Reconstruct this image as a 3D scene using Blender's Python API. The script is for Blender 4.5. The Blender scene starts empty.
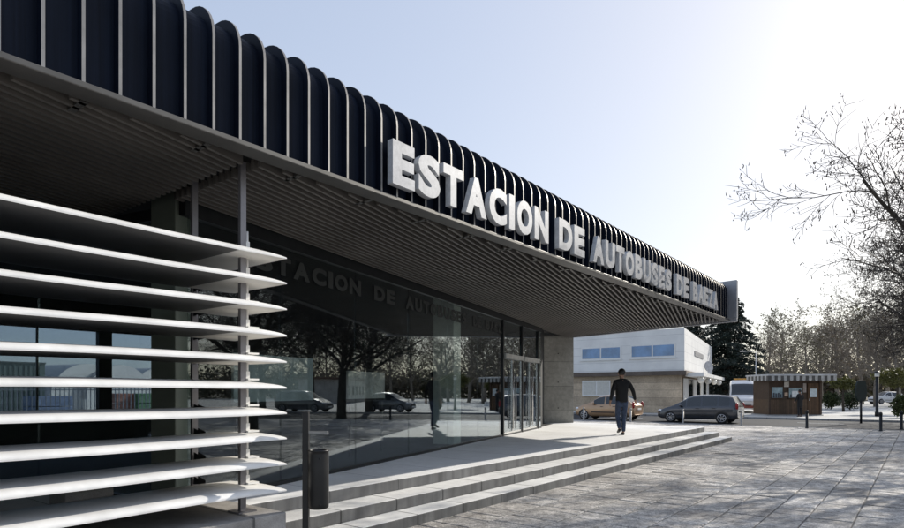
import bpy, bmesh, math, random
from mathutils import Vector, Matrix, noise

SC = bpy.context.scene
COL = SC.collection
PI = math.pi
A = math.radians(37.95)              # camera yaw from the street axis
CA, SA = math.cos(A), math.sin(A)
F = 602.7                            # focal length in pixels of a 904 px wide frame
CAMZ = 1.66


def world(L, D, z=0.0):
    return Vector((L * CA - D * SA, L * SA + D * CA, z))


def at(px, D, z=0.0):
    return world((px - 452) / F * D, D, z)


# ------------------------------------------------------------------ materials
class Mat:
    def __init__(s, name):
        s.m = bpy.data.materials.new(name)
        s.m.use_nodes = True
        s.nt = s.m.node_tree
        s.b = s.nt.nodes['Principled BSDF']

    def n(s, t, **kw):
        nd = s.nt.nodes.new(t)
        for k, v in kw.items():
            setattr(nd, k, v)
        return nd

    def l(s, a, b):
        s.nt.links.new(a, b)

    def coord(s):
        return s.n('ShaderNodeTexCoord').outputs['Object']

    def pos(s):
        return s.n('ShaderNodeNewGeometry').outputs['Position']

    def noise(s, vec, scale, detail=4, rough=0.6):
        nd = s.n('ShaderNodeTexNoise')
        nd.inputs['Scale'].default_value = scale
        nd.inputs['Detail'].default_value = detail
        nd.inputs['Roughness'].default_value = rough
        s.l(vec, nd.inputs['Vector'])
        return nd.outputs['Fac']

    def ramp(s, fac, stops):
        r = s.n('ShaderNodeValToRGB')
        e = r.color_ramp.elements
        while len(e) < len(stops):
            e.new(0.5)
        for el, (p, c) in zip(e, stops):
            el.position = p
            el.color = (c[0], c[1], c[2], 1)
        s.l(fac, r.inputs['Fac'])
        return r.outputs['Color']

    def mix(s, a, b, fac, mode='MIX'):
        m = s.n('ShaderNodeMix', data_type='RGBA', blend_type=mode)
        for sock, v in ((m.inputs['A'], a), (m.inputs['B'], b), (m.inputs['Factor'], fac)):
            if isinstance(v, (int, float)):
                sock.default_value = v if sock.type == 'VALUE' else (v, v, v, 1)
            elif isinstance(v, tuple):
                sock.default_value = (v[0], v[1], v[2], 1)
            else:
                s.l(v, sock)
        return m.outputs['Result']

    def math(s, op, a, b=0.0, c=0.0):
        m = s.n('ShaderNodeMath', operation=op)
        for i, v in enumerate((a, b, c)):
            if isinstance(v, (int, float)):
                m.inputs[i].default_value = v
            else:
                s.l(v, m.inputs[i])
        return m.outputs[0]

    def bump(s, h, strength=0.3, dist=0.01):
        b = s.n('ShaderNodeBump')
        b.inputs['Strength'].default_value = strength
        b.inputs['Distance'].default_value = dist
        s.l(h, b.inputs['Height'])
        s.l(b.outputs['Normal'], s.b.inputs['Normal'])

    def set(s, rough=0.6, metal=0.0, spec=0.5):
        s.b.inputs['Roughness'].default_value = rough
        s.b.inputs['Metallic'].default_value = metal
        s.b.inputs['Specular IOR Level'].default_value = spec
        return s


def plain(name, col, rough=0.6, metal=0.0, var=0.25, scale=6.0, spec=0.5, bump=0.0):
    M = Mat(name).set(rough, metal, spec)
    f = M.noise(M.coord(), scale)
    lo = tuple(c * (1 - var) for c in col)
    hi = tuple(min(1, c * (1 + var)) for c in col)
    M.l(M.ramp(f, [(0.3, lo), (0.7, hi)]), M.b.inputs['Base Color'])
    if bump:
        M.bump(M.noise(M.coord(), scale * 8), bump)
    return M.m


def concrete(name, col, joint=None, axis=1, rough=0.75, jw=0.012, riser=None, soft=1.0):
    """stone / concrete: large stains, fine speckle, optional straight joints along an axis"""
    M = Mat(name).set(rough, 0, 0.35)
    p = M.pos()
    big = M.noise(p, 0.9, 5)
    mid = M.noise(p, 9, 5)
    fine = M.noise(p, 140, 2)
    c = M.ramp(big, [(0.3, tuple(x * (1 - 0.28 * soft) for x in col)), (0.7, tuple(min(1, x * 1.12) for x in col))])
    c = M.mix(c, M.ramp(mid, [(0.3, (0.62,) * 3), (0.65, (1.0,) * 3)]), 0.7 * soft, 'MULTIPLY')
    c = M.mix(c, M.ramp(fine, [(0.35, (0.6,) * 3), (0.62, (1.15,) * 3)]), 0.55 * soft, 'MULTIPLY')
    h = fine
    if joint:
        sp = M.n('ShaderNodeSeparateXYZ')
        M.l(p, sp.inputs[0])
        t = M.math('DIVIDE', sp.outputs[axis], joint)
        fr = M.math('FRACT', t)
        d = M.math('ABSOLUTE', M.math('SUBTRACT', fr, 0.5))
        mask = M.math('GREATER_THAN', d, 0.5 - jw / joint)
        wn = M.n('ShaderNodeTexWhiteNoise', noise_dimensions='1D')
        M.l(M.math('FLOOR', t), wn.inputs['W'])
        c = M.mix(c, M.ramp(wn.outputs['Value'], [(0, (0.78,) * 3), (1, (1.1,) * 3)]), 0.8 * soft, 'MULTIPLY')
        c = M.mix(c, (0.05, 0.05, 0.052), M.math('MULTIPLY', mask, 0.75))
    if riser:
        # vertical faces: shade painted in as a darker tone, with run-down stains
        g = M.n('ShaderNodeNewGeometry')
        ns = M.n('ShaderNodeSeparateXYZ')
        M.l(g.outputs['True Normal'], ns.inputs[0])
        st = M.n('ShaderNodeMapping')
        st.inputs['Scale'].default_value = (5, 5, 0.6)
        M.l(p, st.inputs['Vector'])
        shade_stains = M.ramp(M.noise(st.outputs[0], 1.0, 5), [(0.3, (riser * 0.55,) * 3), (0.7, (riser * 1.3,) * 3)])
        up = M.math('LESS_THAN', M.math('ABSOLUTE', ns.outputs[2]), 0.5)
        c = M.mix(c, M.mix(c, shade_stains, 1.0, 'MULTIPLY'), up)
    M.l(c, M.b.inputs['Base Color'])
    M.bump(h, 0.25, 0.004)
    return M.m


def glass(name, tint=(0.84, 0.875, 0.86), base=0.07, power=3.2):
    M = Mat(name)
    nt = M.nt
    out = nt.nodes['Material Output']
    tr = M.n('ShaderNodeBsdfTransparent')
    tr.inputs['Color'].default_value = (*tint, 1)
    gl = M.n('ShaderNodeBsdfGlossy')
    gl.inputs['Roughness'].default_value = 0.0
    gl.inputs['Color'].default_value = (0.78, 0.84, 0.90, 1)
    lw = M.n('ShaderNodeLayerWeight')
    lw.inputs['Blend'].default_value = 0.5
    # slight waviness of the sheet
    nz = M.noise(M.pos(), 0.55, 1)
    b = M.n('ShaderNodeBump')
    b.inputs['Strength'].default_value = 0.012
    b.inputs['Distance'].default_value = 0.05
    M.l(nz, b.inputs['Height'])
    M.l(b.outputs['Normal'], gl.inputs['Normal'])
    f = M.math('POWER', lw.outputs['Facing'], power)
    f = M.math('MULTIPLY_ADD', f, 1 - base, base)
    mx = M.n('ShaderNodeMixShader')
    M.l(f, mx.inputs[0])
    M.l(tr.outputs[0], mx.inputs[1])
    M.l(gl.outputs[0], mx.inputs[2])
    M.l(mx.outputs[0], out.inputs['Surface'])
    return M.m


def paving():
    """rough split stone: tone per block, stains, coarse speckle"""
    M = Mat('plaza_stone').set(0.68, 0, 0.4)
    p = M.pos()
    at_ = M.n('ShaderNodeAttribute', attribute_name='tone')
    c = M.ramp(at_.outputs['Fac'], [(0.0, (0.44, 0.412, 0.38)), (0.5, (0.63, 0.592, 0.55)), (1.0, (0.82, 0.78, 0.73))])
    big = M.noise(p, 0.5, 7, 0.72)
    c = M.mix(c, M.ramp(big, [(0.38, (0.5, 0.49, 0.485)), (0.56, (1.08, 1.08, 1.07))]), 0.85, 'MULTIPLY')
    mid = M.noise(p, 7, 6, 0.75)
    c = M.mix(c, M.ramp(mid, [(0.38, (0.45, 0.44, 0.43)), (0.56, (1.1, 1.1, 1.1))]), 0.75, 'MULTIPLY')
    fine = M.noise(p, 38, 5, 0.8)
    c = M.mix(c, M.ramp(fine, [(0.42, (0.35,) * 3), (0.56, (1.2,) * 3)]), 0.7, 'MULTIPLY')
    M.l(c, M.b.inputs['Base Color'])
    M.bump(M.math('ADD', M.math('MULTIPLY', mid, 1.6), M.math('MULTIPLY', fine, 0.6)), 0.9, 0.02)
    return M.m


def ground_mat(name, a, b, scale=0.4, rough=0.85):
    M = Mat(name).set(rough, 0, 0.3)
    p = M.pos()
    c = M.ramp(M.noise(p, scale, 7, 0.7), [(0.35, a), (0.65, b)])
    c = M.mix(c, M.ramp(M.noise(p, 45, 3), [(0.35, (0.6,) * 3), (0.65, (1.2,) * 3)]), 0.6, 'MULTIPLY')
    M.l(c, M.b.inputs['Base Color'])
    M.bump(M.noise(p, 60, 3), 0.4, 0.01)
    return M.m


def leafmat(name, a, b, rough=0.6, sub=True):
    M = Mat(name).set(rough, 0, 0.3)
    c = M.ramp(M.noise(M.coord(), 1.3, 4), [(0.3, a), (0.7, b)])
    M.l(c, M.b.inputs['Base Color'])
    if sub:
        tl = M.n('ShaderNodeBsdfTranslucent')
        M.l(c, tl.inputs['Color'])
        mx = M.n('ShaderNodeMixShader')
        mx.inputs[0].default_value = 0.28
        M.l(M.b.outputs[0], mx.inputs[1])
        M.l(tl.outputs[0], mx.inputs[2])
        M.l(mx.outputs[0], M.nt.nodes['Material Output'].inputs['Surface'])
    return M.m


def wood_planks(name, col):
    M = Mat(name).set(0.6, 0, 0.4)
    p = M.coord()
    sp = M.n('ShaderNodeSeparateXYZ')
    M.l(p, sp.inputs[0])
    t = M.math('DIVIDE', sp.outputs[0], 0.14)
    wn = M.n('ShaderNodeTexWhiteNoise', noise_dimensions='1D')
    M.l(M.math('FLOOR', t), wn.inputs['W'])
    c = M.ramp(wn.outputs['Value'], [(0, tuple(x * 0.65 for x in col)), (1, tuple(x * 1.25 for x in col))])
    d = M.math('ABSOLUTE', M.math('SUBTRACT', M.math('FRACT', t), 0.5))
    c = M.mix(c, (0.012, 0.007, 0.004), M.math('GREATER_THAN', d, 0.46))
    c = M.mix(c, M.ramp(M.noise(p, 5, 5), [(0.3, (0.6,) * 3), (0.7, (1.1,) * 3)]), 0.7, 'MULTIPLY')
    M.l(c, M.b.inputs['Base Color'])
    return M.m


def cladding_panel():
    M = Mat('dark_zinc').set(0.55, 0.0, 0.12)
    p = M.pos()
    sp = M.n('ShaderNodeSeparateXYZ')
    M.l(p, sp.inputs[0])
    mp = M.n('ShaderNodeMapping')
    mp.inputs['Scale'].default_value = (1, 26, 0.5)
    M.l(p, mp.inputs['Vector'])
    f = M.noise(mp.outputs[0], 1.0, 3)
    g = M.noise(p, 1.1, 4)
    c = M.ramp(f, [(0.3, (0.004, 0.0065, 0.014)), (0.7, (0.009, 0.014, 0.028))])
    c = M.mix(c, M.ramp(g, [(0.3, (0.7,) * 3), (0.7, (1.3,) * 3)]), 0.8, 'MULTIPLY')
    M.l(c, M.b.inputs['Base Color'])
    M.bump(f, 0.12, 0.01)
    return M.m


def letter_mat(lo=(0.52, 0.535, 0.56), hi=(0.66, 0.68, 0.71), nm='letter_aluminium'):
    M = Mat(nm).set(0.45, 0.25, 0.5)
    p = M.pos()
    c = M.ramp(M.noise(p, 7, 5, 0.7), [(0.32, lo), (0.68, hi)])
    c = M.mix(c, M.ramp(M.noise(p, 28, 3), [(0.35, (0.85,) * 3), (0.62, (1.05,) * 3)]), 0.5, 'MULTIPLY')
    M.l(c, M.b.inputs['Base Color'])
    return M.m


M_PAVE = paving()
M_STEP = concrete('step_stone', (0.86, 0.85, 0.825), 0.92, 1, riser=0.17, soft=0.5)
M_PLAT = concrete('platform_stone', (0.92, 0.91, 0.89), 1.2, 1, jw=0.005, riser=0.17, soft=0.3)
M_PLINTH = concrete('plinth_stone', (0.42, 0.40, 0.38), 1.5, 1)
M_PIER = concrete('board_concrete', (0.34, 0.33, 0.30), 0.9, 2, jw=0.006)
M_ASPH = ground_mat('asphalt', (0.022, 0.023, 0.027), (0.040, 0.042, 0.048))
M_EARTH = ground_mat('light_ground', (0.42, 0.41, 0.385), (0.68, 0.67, 0.64), 0.25)
M_DIRT = ground_mat('dry_earth', (0.10, 0.085, 0.06), (0.2, 0.17, 0.12), 0.1)
M_KERB = concrete('kerb_stone', (0.42, 0.41, 0.4), 1.0, 0)
M_ROADPAINT = plain('road_paint', (0.7, 0.7, 0.68), 0.7, var=0.2, scale=9)
M_ZINC = cladding_panel()
M_SEAM = plain('seam_edge', (0.26, 0.25, 0.24), 0.42, 0.5, 0.25, 3)
M_TRIM = plain('trim_metal', (0.10, 0.096, 0.09), 0.45, 0.45, 0.2, 2)
M_SLAT = plain('soffit_slat_metal', (0.13, 0.12, 0.108), 0.5, 0.15, 0.2, 1.2)
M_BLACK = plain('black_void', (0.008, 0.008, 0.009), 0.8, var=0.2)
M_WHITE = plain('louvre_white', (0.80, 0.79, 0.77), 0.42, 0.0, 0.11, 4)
M_UNDERSHADE = plain('louvre_underside_shade', (0.10, 0.097, 0.094), 0.5, 0.0, 0.1, 2.5)  # shade under the white blades, painted in as a dark underside
M_TIPLIT = plain('louvre_tip_lit', (0.72, 0.70, 0.66), 0.5, 0.0, 0.08, 3)  # same underside near the blade tip, ground bounce painted in as a lighter tone
M_POST = plain('post_steel', (0.22, 0.212, 0.225), 0.42, 0.55, 0.15, 3)
M_STEEL = plain('stainless', (0.62, 0.62, 0.62), 0.25, 0.9, 0.1, 4)
M_FRAME = plain('dark_frame', (0.02, 0.022, 0.024), 0.4, 0.4)
M_GLASS = glass('facade_glass')
M_GLASS2 = glass('porch_glass', (0.86, 0.9, 0.88), 0.04, 4.5)
M_CLEAR = glass('clear_glass', (0.55, 0.60, 0.69), 0.03, 4.5)
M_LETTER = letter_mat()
M_LETSHADE = letter_mat((0.21, 0.22, 0.245), (0.31, 0.322, 0.35), 'letter_face_shade')  # darker copy for the letter fronts, shade put into the colour
M_VINYL = plain('vinyl_grey', (0.026, 0.029, 0.028), 0.6, var=0.1)
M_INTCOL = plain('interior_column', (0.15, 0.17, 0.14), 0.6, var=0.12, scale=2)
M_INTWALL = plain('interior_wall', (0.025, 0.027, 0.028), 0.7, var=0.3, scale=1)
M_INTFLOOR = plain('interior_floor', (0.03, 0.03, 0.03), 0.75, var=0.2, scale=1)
M_TYRE = plain('tyre_rubber', (0.014, 0.014, 0.015), 0.8)
M_RIM = plain('alloy_rim', (0.5, 0.5, 0.51), 0.3, 0.8, 0.1)
M_CARGLASS = plain('car_glass', (0.012, 0.016, 0.02), 0.05, 0.0, 0.1, spec=0.9)
M_BLACKPL = plain('black_plastic', (0.018, 0.018, 0.019), 0.5)
M_LAMP = plain('lamp_clear', (0.75, 0.76, 0.78), 0.12, 0.2, 0.05)
M_TAIL = plain('tail_red', (0.30, 0.01, 0.012), 0.2, 0.0, 0.1)
M_PLATE = plain('number_plate', (0.72, 0.72, 0.7), 0.5, var=0.05)


def bark(name, a, b):
    M = Mat(name).set(0.85, 0, 0.25)
    p = M.coord()
    mp = M.n('ShaderNodeMapping')
    mp.inputs['Scale'].default_value = (6, 6, 1.5)
    M.l(p, mp.inputs['Vector'])
    f = M.noise(mp.outputs[0], 1.5, 6, 0.7)
    M.l(M.ramp(f, [(0.35, a), (0.65, b)]), M.b.inputs['Base Color'])
    M.bump(f, 0.6, 0.03)
    return M.m


M_BARK = bark('bark', (0.028, 0.023, 0.019), (0.085, 0.074, 0.062))
M_BARKHAZE = bark('bark_haze', (0.15, 0.128, 0.105), (0.30, 0.26, 0.215))  # distance haze painted in by lightening the bark
M_TWIG = leafmat('twig', (0.018, 0.015, 0.014), (0.04, 0.034, 0.03), sub=False)
M_SEED = leafmat('seed_tassel', (0.035, 0.027, 0.02), (0.07, 0.05, 0.035), sub=False)
M_CEDAR = leafmat('cedar_needles', (0.008, 0.014, 0.012), (0.028, 0.04, 0.028), sub=False)
M_EVER = leafmat('evergreen_leaves', (0.02, 0.03, 0.012), (0.07, 0.09, 0.03))
M_OLIVE = leafmat('olive_leaves', (0.045, 0.05, 0.014), (0.11, 0.112, 0.034))
M_DRY = leafmat('dry_leaves', (0.10, 0.084, 0.058), (0.2, 0.17, 0.125))  # dry leaf colour lightened to carry the distance haze
M_DRY2 = leafmat('olive_brown_leaves', (0.06, 0.062, 0.034), (0.14, 0.135, 0.075))


# ------------------------------------------------------------------ mesh building
class MB:
    def __init__(s):
        s.v, s.f, s.m, s.sm = [], [], [], []

    def face(s, idx, mi=0, smooth=False):
        s.f.append(idx)
        s.m.append(mi)
        s.sm.append(smooth)

    def poly(s, pts, mi=0, smooth=False):
        b = len(s.v)
        s.v += [tuple(p) for p in pts]
        s.face(tuple(range(b, b + len(pts))), mi, smooth)

    def box(s, x0, x1, y0, y1, z0, z1, mi=0, T=None):
        b = len(s.v)
        for z in (z0, z1):
            for (x, y) in ((x0, y0), (x1, y0), (x1, y1), (x0, y1)):
                p = Vector((x, y, z))
                s.v.append(tuple(T(p)) if T else tuple(p))
        for q in ((0, 3, 2, 1), (4, 5, 6, 7), (0, 1, 5, 4), (1, 2, 6, 5), (2, 3, 7, 6), (3, 0, 4, 7)):
            s.face(tuple(b + i for i in q), mi)

    def prism(s, pts, z0, z1, mi=0, top=None, side=None):
        n = len(pts)
        b = len(s.v)
        s.v += [(p[0], p[1], z0) for p in pts] + [(p[0], p[1], z1) for p in pts]
        s.face(tuple(b + i for i in reversed(range(n))), mi)
        s.face(tuple(b + n + i for i in range(n)), mi if top is None else top)
        for i in range(n):
            j = (i + 1) % n
            s.face((b + i, b + j, b + n + j, b + n + i), mi if side is None else side)

    def tube(s, path, radii, sides=6, mi=0, cap=True, smooth=True):
        path = [Vector(p) for p in path]
        if isinstance(radii, (int, float)):
            radii = [radii] * len(path)
        b = len(s.v)
        n = len(path)
        prev = None
        for i, p in enumerate(path):
            t = (path[min(i + 1, n - 1)] - path[max(i - 1, 0)])
            if t.length < 1e-9:
                t = Vector((0, 0, 1))
            t.normalize()
            if prev is None:
                a = Vector((0, 0, 1)) if abs(t.z) < 0.9 else Vector((1, 0, 0))
                x = t.cross(a).normalized()
            else:
                x = (prev - t * prev.dot(t))
                if x.length < 1e-6:
                    x = t.orthogonal()
                x.normalize()
            prev = x
            y = t.cross(x)
            for k in range(sides):
                an = 2 * PI * k / sides
                s.v.append(tuple(p + (x * math.cos(an) + y * math.sin(an)) * radii[i]))
        for i in range(n - 1):
            for k in range(sides):
                k2 = (k + 1) % sides
                s.face((b + i * sides + k, b + i * sides + k2, b + (i + 1) * sides + k2, b + (i + 1) * sides + k), mi, smooth)
        if cap and sides > 2:
            s.face(tuple(b + k for k in reversed(range(sides))), mi)
            s.face(tuple(b + (n - 1) * sides + k for k in range(sides)), mi)

    def lathe(s, prof, c=(0, 0, 0), sides=20, mi=0, smooth=True):
        b = len(s.v)
        n = len(prof)
        for (r, z) in prof:
            for k in range(sides):
                an = 2 * PI * k / sides
                s.v.append((c[0] + r * math.cos(an), c[1] + r * math.sin(an), c[2] + z))
        for i in range(n - 1):
            for k in range(sides):
                k2 = (k + 1) % sides
                s.face((b + i * sides + k, b + i * sides + k2, b + (i + 1) * sides + k2, b + (i + 1) * sides + k), mi, smooth)
        s.face(tuple(b + k for k in reversed(range(sides))), mi)
        s.face(tuple(b + (n - 1) * sides + k for k in range(sides)), mi)

    def sphere(s, c, r, mi=0, seg=12, rings=8, sc=(1, 1, 1)):
        pr = []
        b = len(s.v)
        for i in range(rings + 1):
            th = PI * i / rings
            for k in range(seg):
                ph = 2 * PI * k / seg
                s.v.append((c[0] + r * sc[0] * math.sin(th) * math.cos(ph), c[1] + r * sc[1] * math.sin(th) * math.sin(ph), c[2] - r * sc[2] * math.cos(th)))
        for i in range(rings):
            for k in range(seg):
                k2 = (k + 1) % seg
                s.face((b + i * seg + k, b + i * seg + k2, b + (i + 1) * seg + k2, b + (i + 1) * seg + k), mi, True)

    def build(s, name, mats, parent=None, loc=None, bevel=0.0):
        me = bpy.data.meshes.new(name)
        me.from_pydata(s.v, [], s.f)
        if not isinstance(mats, (list, tuple)):
            mats = [mats]
        for m in mats:
            me.materials.append(m)
        me.polygons.foreach_set('material_index', s.m)
        me.polygons.foreach_set('use_smooth', s.sm)
        me.update()
        o = bpy.data.objects.new(name, me)
        COL.objects.link(o)
        if parent is not None:
            o.parent = parent
        if loc is not None:
            o.location = loc
        if bevel:
            bv = o.modifiers.new('bevel', 'BEVEL')
            bv.width = bevel
            bv.segments = 2
            bv.limit_method = 'ANGLE'
        return o


def tag(o, label=None, cat=None, group=None, kind=None):
    for k, v in (('label', label), ('category', cat), ('group', group), ('kind', kind)):
        if v:
            o[k] = v
    return o


def empty(name, loc=(0, 0, 0), rz=0.0, label=None, cat=None, group=None):
    o = bpy.data.objects.new(name, None)
    o.empty_display_size = 0.2
    COL.objects.link(o)
    o.location = loc
    o.rotation_euler = (0, 0, rz)
    return tag(o, label, cat, group)


def copy_tree(o, parent=None):
    c = o.copy()
    COL.objects.link(c)
    if parent is not None:
        c.parent = parent
    for ch in list(o.children):
        copy_tree(ch, c)
    return c


def struct(mb, name, mat, bevel=0.0):
    o = mb.build(name, mat, bevel=bevel)
    o['kind'] = 'structure'
    return o


# ------------------------------------------------------------------ ground, plaza, road
FX = -4.35                      # plane of the canopy fascia
PZ = 0.45                       # platform height
SOF = 3.64                      # soffit height
BETA = math.radians(14.4)
U2 = Vector((-math.sin(BETA), math.cos(BETA)))     # along the glass wall, away from the camera
N2 = Vector((math.cos(BETA), math.sin(BETA)))      # out of the glass wall
P0 = Vector((-9.6, 16.85))


def G(u, s, z=0.0):
    q = P0 + U2 * u + N2 * s
    return Vector((q.x, q.y, z))


def uv_of(x, y):
    d = Vector((x, y)) - P0
    return d.dot(U2), d.dot(N2)


def sheet(x0, x1, y0, y1, z):
    m = MB()
    m.poly([(x0, y0, z), (x1, y0, z), (x1, y1, z), (x0, y1, z)])
    return m


struct(sheet(-700, 700, -700, 700, -0.008), 'ground', M_DIRT)
struct(sheet(-100, 120, -60, 110, -0.004), 'pavement', M_EARTH)
struct(sheet(-100, 60, 30.35, 38.2, 0.0), 'road', M_ASPH)
struct(sheet(-24, 60, -40, 30.2, 0.0), 'plaza_bed', ground_mat('joint_sand', (0.14, 0.132, 0.122), (0.26, 0.245, 0.225), 3.0))
rnd = random.Random(9)
m = MB()
tone = []
xs_ = [-4.87]
while xs_[-1] < 11:
    xs_.append(xs_[-1] + rnd.choice((0.42, 0.5, 0.5, 0.6, 0.68)))
xl_ = [-4.87]
while xl_[-1] > -24:
    xl_.append(xl_[-1] - rnd.choice((0.42, 0.5, 0.5, 0.6, 0.68)))
xs_ = list(reversed(xl_[1:])) + xs_
for cx in range(len(xs_) - 1):
    x0, x1 = xs_[cx], xs_[cx + 1]
    g0 = g1 = rnd.choice((0.004, 0.005, 0.006, 0.009))
    yy = (-3.0 if x0 > -4.88 else 20.88) + rnd.uniform(0, 0.3) * (x0 > -4.88)
    while yy < 29.9:
        ln = rnd.choice((0.26, 0.34, 0.34, 0.42, 0.55))
        y1 = min(yy + ln, 30.18)
        hz = 0.018 + rnd.gauss(0, 0.0028)
        tx, ty = rnd.gauss(0, 0.006), rnd.gauss(0, 0.006)
        a0, a1 = x0 + g0 + rnd.uniform(0, 0.006), x1 - g1 - rnd.uniform(0, 0.006)
        b0, b1 = yy + 0.006 + rnd.uniform(0, 0.005), y1 - 0.006 - rnd.uniform(0, 0.005)
        mx_, my_ = (a0 + a1) / 2, (b0 + b1) / 2
        q = [(a0, b0), (a1, b0), (a1, b1), (a0, b1)]
        base = len(m.v)
        e = 0.010
        for (px_, py_) in q:
            m.v.append((px_, py_, 0.0))
        for (px_, py_) in q:
            m.v.append((px_, py_, hz - 0.006 + (px_ - mx_) * tx + (py_ - my_) * ty))
        for (px_, py_) in q:
            qx, qy = px_ + (e if px_ < mx_ else -e), py_ + (e if py_ < my_ else -e)
            m.v.append((qx, qy, hz + (qx - mx_) * tx + (qy - my_) * ty))
        for lv in (0, 4):
            for k in range(4):
                k2 = (k + 1) % 4
                m.face((base + lv + k, base + lv + k2, base + lv + 4 + k2, base + lv + 4 + k))
        m.face((base + 8, base + 9, base + 10, base + 11))
        tone += [max(0, min(1, rnd.gauss(0.5, 0.22)))] * 0 + [max(0.0, min(1.0, 0.5 + rnd.gauss(0, 0.2)))] * 9
        yy = y1
pv = struct(m, 'plaza_paving', M_PAVE)
at_ = pv.data.attributes.new('tone', 'FLOAT', 'FACE')
at_.data.foreach_set('value', tone)
m = MB()
m.box(-100, 60, 30.2, 30.35, -0.05, 0.035)
m.box(-100, 60, 38.2, 38.35, -0.05, 0.11)
struct(m, 'kerb', M_KERB, 0.012)
m = MB()
for k in range(14):
    m.box(-30 + k * 5, -28 + k * 5, 34.9, 35.02, 0.0005, 0.004)
struct(m, 'lane_marking', M_ROADPAINT)

# platform with three risers
m = MB()
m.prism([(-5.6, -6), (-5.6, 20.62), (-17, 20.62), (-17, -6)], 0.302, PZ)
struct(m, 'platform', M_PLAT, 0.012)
m = MB()
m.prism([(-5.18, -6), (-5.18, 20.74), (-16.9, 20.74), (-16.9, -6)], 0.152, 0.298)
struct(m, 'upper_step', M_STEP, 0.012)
m = MB()
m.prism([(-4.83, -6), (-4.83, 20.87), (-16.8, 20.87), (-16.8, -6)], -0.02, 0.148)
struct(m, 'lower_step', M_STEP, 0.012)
m = MB()
m.box(-6.3, -4.47, -6, 3.33, 0.0, 0.572)
struct(m, 'plinth', M_PLINTH, 0.01)

# ------------------------------------------------------------------ bus station
station = empty('bus_station', (-10.5, 9, 0), 0, 'long low bus station with dark ribbed canopy, slatted soffit and glass front', 'building')
SL = Vector(station.location)


def part(mb, name, mat, parent=None, bevel=0.0, label=None):
    """part of the station built in world coordinates"""
    o = mb.build(name, mat, parent or station, bevel=bevel)
    if parent is None:
        o.location = -SL
    if label:
        o['label'] = label
    return o


YN, YF = -5.054, 18.4
END = Vector((-16.4, 22.34))            # far end edge of the roof runs FX,YF -> END


def end_y(x):
    return YF + (x - FX) / (END.x - FX) * (END.y - YF)


# ribbed cladding, vertical then curling over on to the roof
prof = [(FX - 0.06, 3.67)]
for z in (3.95, 4.2, 4.42):
    prof.append((FX - 0.06, z))
R_ = 0.24
for i in range(1, 9):
    t = PI / 2 * i / 8
    prof.append((FX - 0.06 - R_ + R_ * math.cos(t), 4.42 + R_ * math.sin(t)))
prof.append((FX - 1.6, 4.68))


def offs(p, d):
    out = []
    for i in range(len(p)):
        a = Vector(p[max(i - 1, 0)])
        b = Vector(p[min(i + 1, len(p) - 1)])
        t = (b - a).normalized()
        nrm = Vector((t.y, -t.x))
        out.append((p[i][0] + nrm.x * d, p[i][1] + nrm.y * d))
    return out


m = MB()
RP = 0.2305
nr = int((YF - YN) / RP)
y = YN
fin = offs(prof, 0.075)
for i in range(nr + 1):
    y0, y1 = YN + i * RP, min(YN + (i + 1) * RP, YF)
    if y1 > y0 + 0.01:
        bow = random.Random(i).uniform(-0.004, 0.004)
        for k in range(len(prof) - 1):
            a, b = prof[k], prof[k + 1]
            m.poly([(a[0] + bow, y0, a[1]), (a[0] - bow, y1, a[1]), (b[0] - bow, y1, b[1]), (b[0] + bow, y0, b[1])], 0, True)
    t = 0.011
    for k in range(len(prof) - 1):
        a, b, c, d = prof[k], prof[k + 1], fin[k + 1], fin[k]
        m.poly([(a[0], y0 - t, a[1]), (d[0], y0 - t, d[1]), (c[0], y0 - t, c[1]), (b[0], y0 - t, b[1])], 0)
        m.poly([(a[0], y0 + t, a[1]), (b[0], y0 + t, b[1]), (c[0], y0 + t, c[1]), (d[0], y0 + t, d[1])], 0)
        m.poly([(d[0], y0 - t, d[1]), (d[0], y0 + t, d[1]), (c[0], y0 + t, c[1]), (c[0], y0 - t, c[1])], 1, True)
    a, d = prof[0], fin[0]
    m.poly([(a[0], y0 - t, a[1]), (a[0], y0 + t, a[1]), (d[0], y0 + t, d[1]), (d[0], y0 - t, d[1])], 1)
part(m, 'roof_cladding', [M_ZINC, M_SEAM])

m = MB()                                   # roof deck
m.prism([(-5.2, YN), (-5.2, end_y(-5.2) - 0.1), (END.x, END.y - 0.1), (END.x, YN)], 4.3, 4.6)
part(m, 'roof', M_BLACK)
m = MB()                                   # drip trim along the foot of the cladding
m.box(FX - 0.14, FX + 0.055, YN, YF - 0.05, 3.625, 3.667)
part(m, 'drip_trim', M_TRIM, bevel=0.006)
for i in range(26):
    yy = YN + 0.4 + i * 0.905
    m = MB()
    m.box(FX - 0.40, FX - 0.16, yy, yy + 0.05, 3.63, 3.66)
    part(m, 'trim_bracket', M_TRIM)
m = MB()                                   # return at the far end of the canopy
a = Vector((FX + 0.2, YF - 0.06))
m.prism([(FX + 0.22, YF - 0.02), (FX + 0.22, YF + 0.1), (END.x, END.y + 0.1), (END.x, END.y - 0.02)], 3.60, 3.70)
m.prism([(FX + 0.22, YF), (FX + 0.22, YF + 0.14), (FX - 0.45, end_y(FX - 0.45) + 0.14), (FX - 0.45, end_y(FX - 0.45))], 3.705, 4.78)
m.prism([(FX - 0.46, end_y(FX - 0.46)), (FX - 0.46, end_y(FX - 0.46) + 0.1), (END.x, END.y + 0.1), (END.x, END.y)], 3.705, 4.66)
part(m, 'end_panel', plain('end_panel_metal', (0.33, 0.34, 0.37), 0.45, 0.4, 0.1), bevel=0.006)

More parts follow.
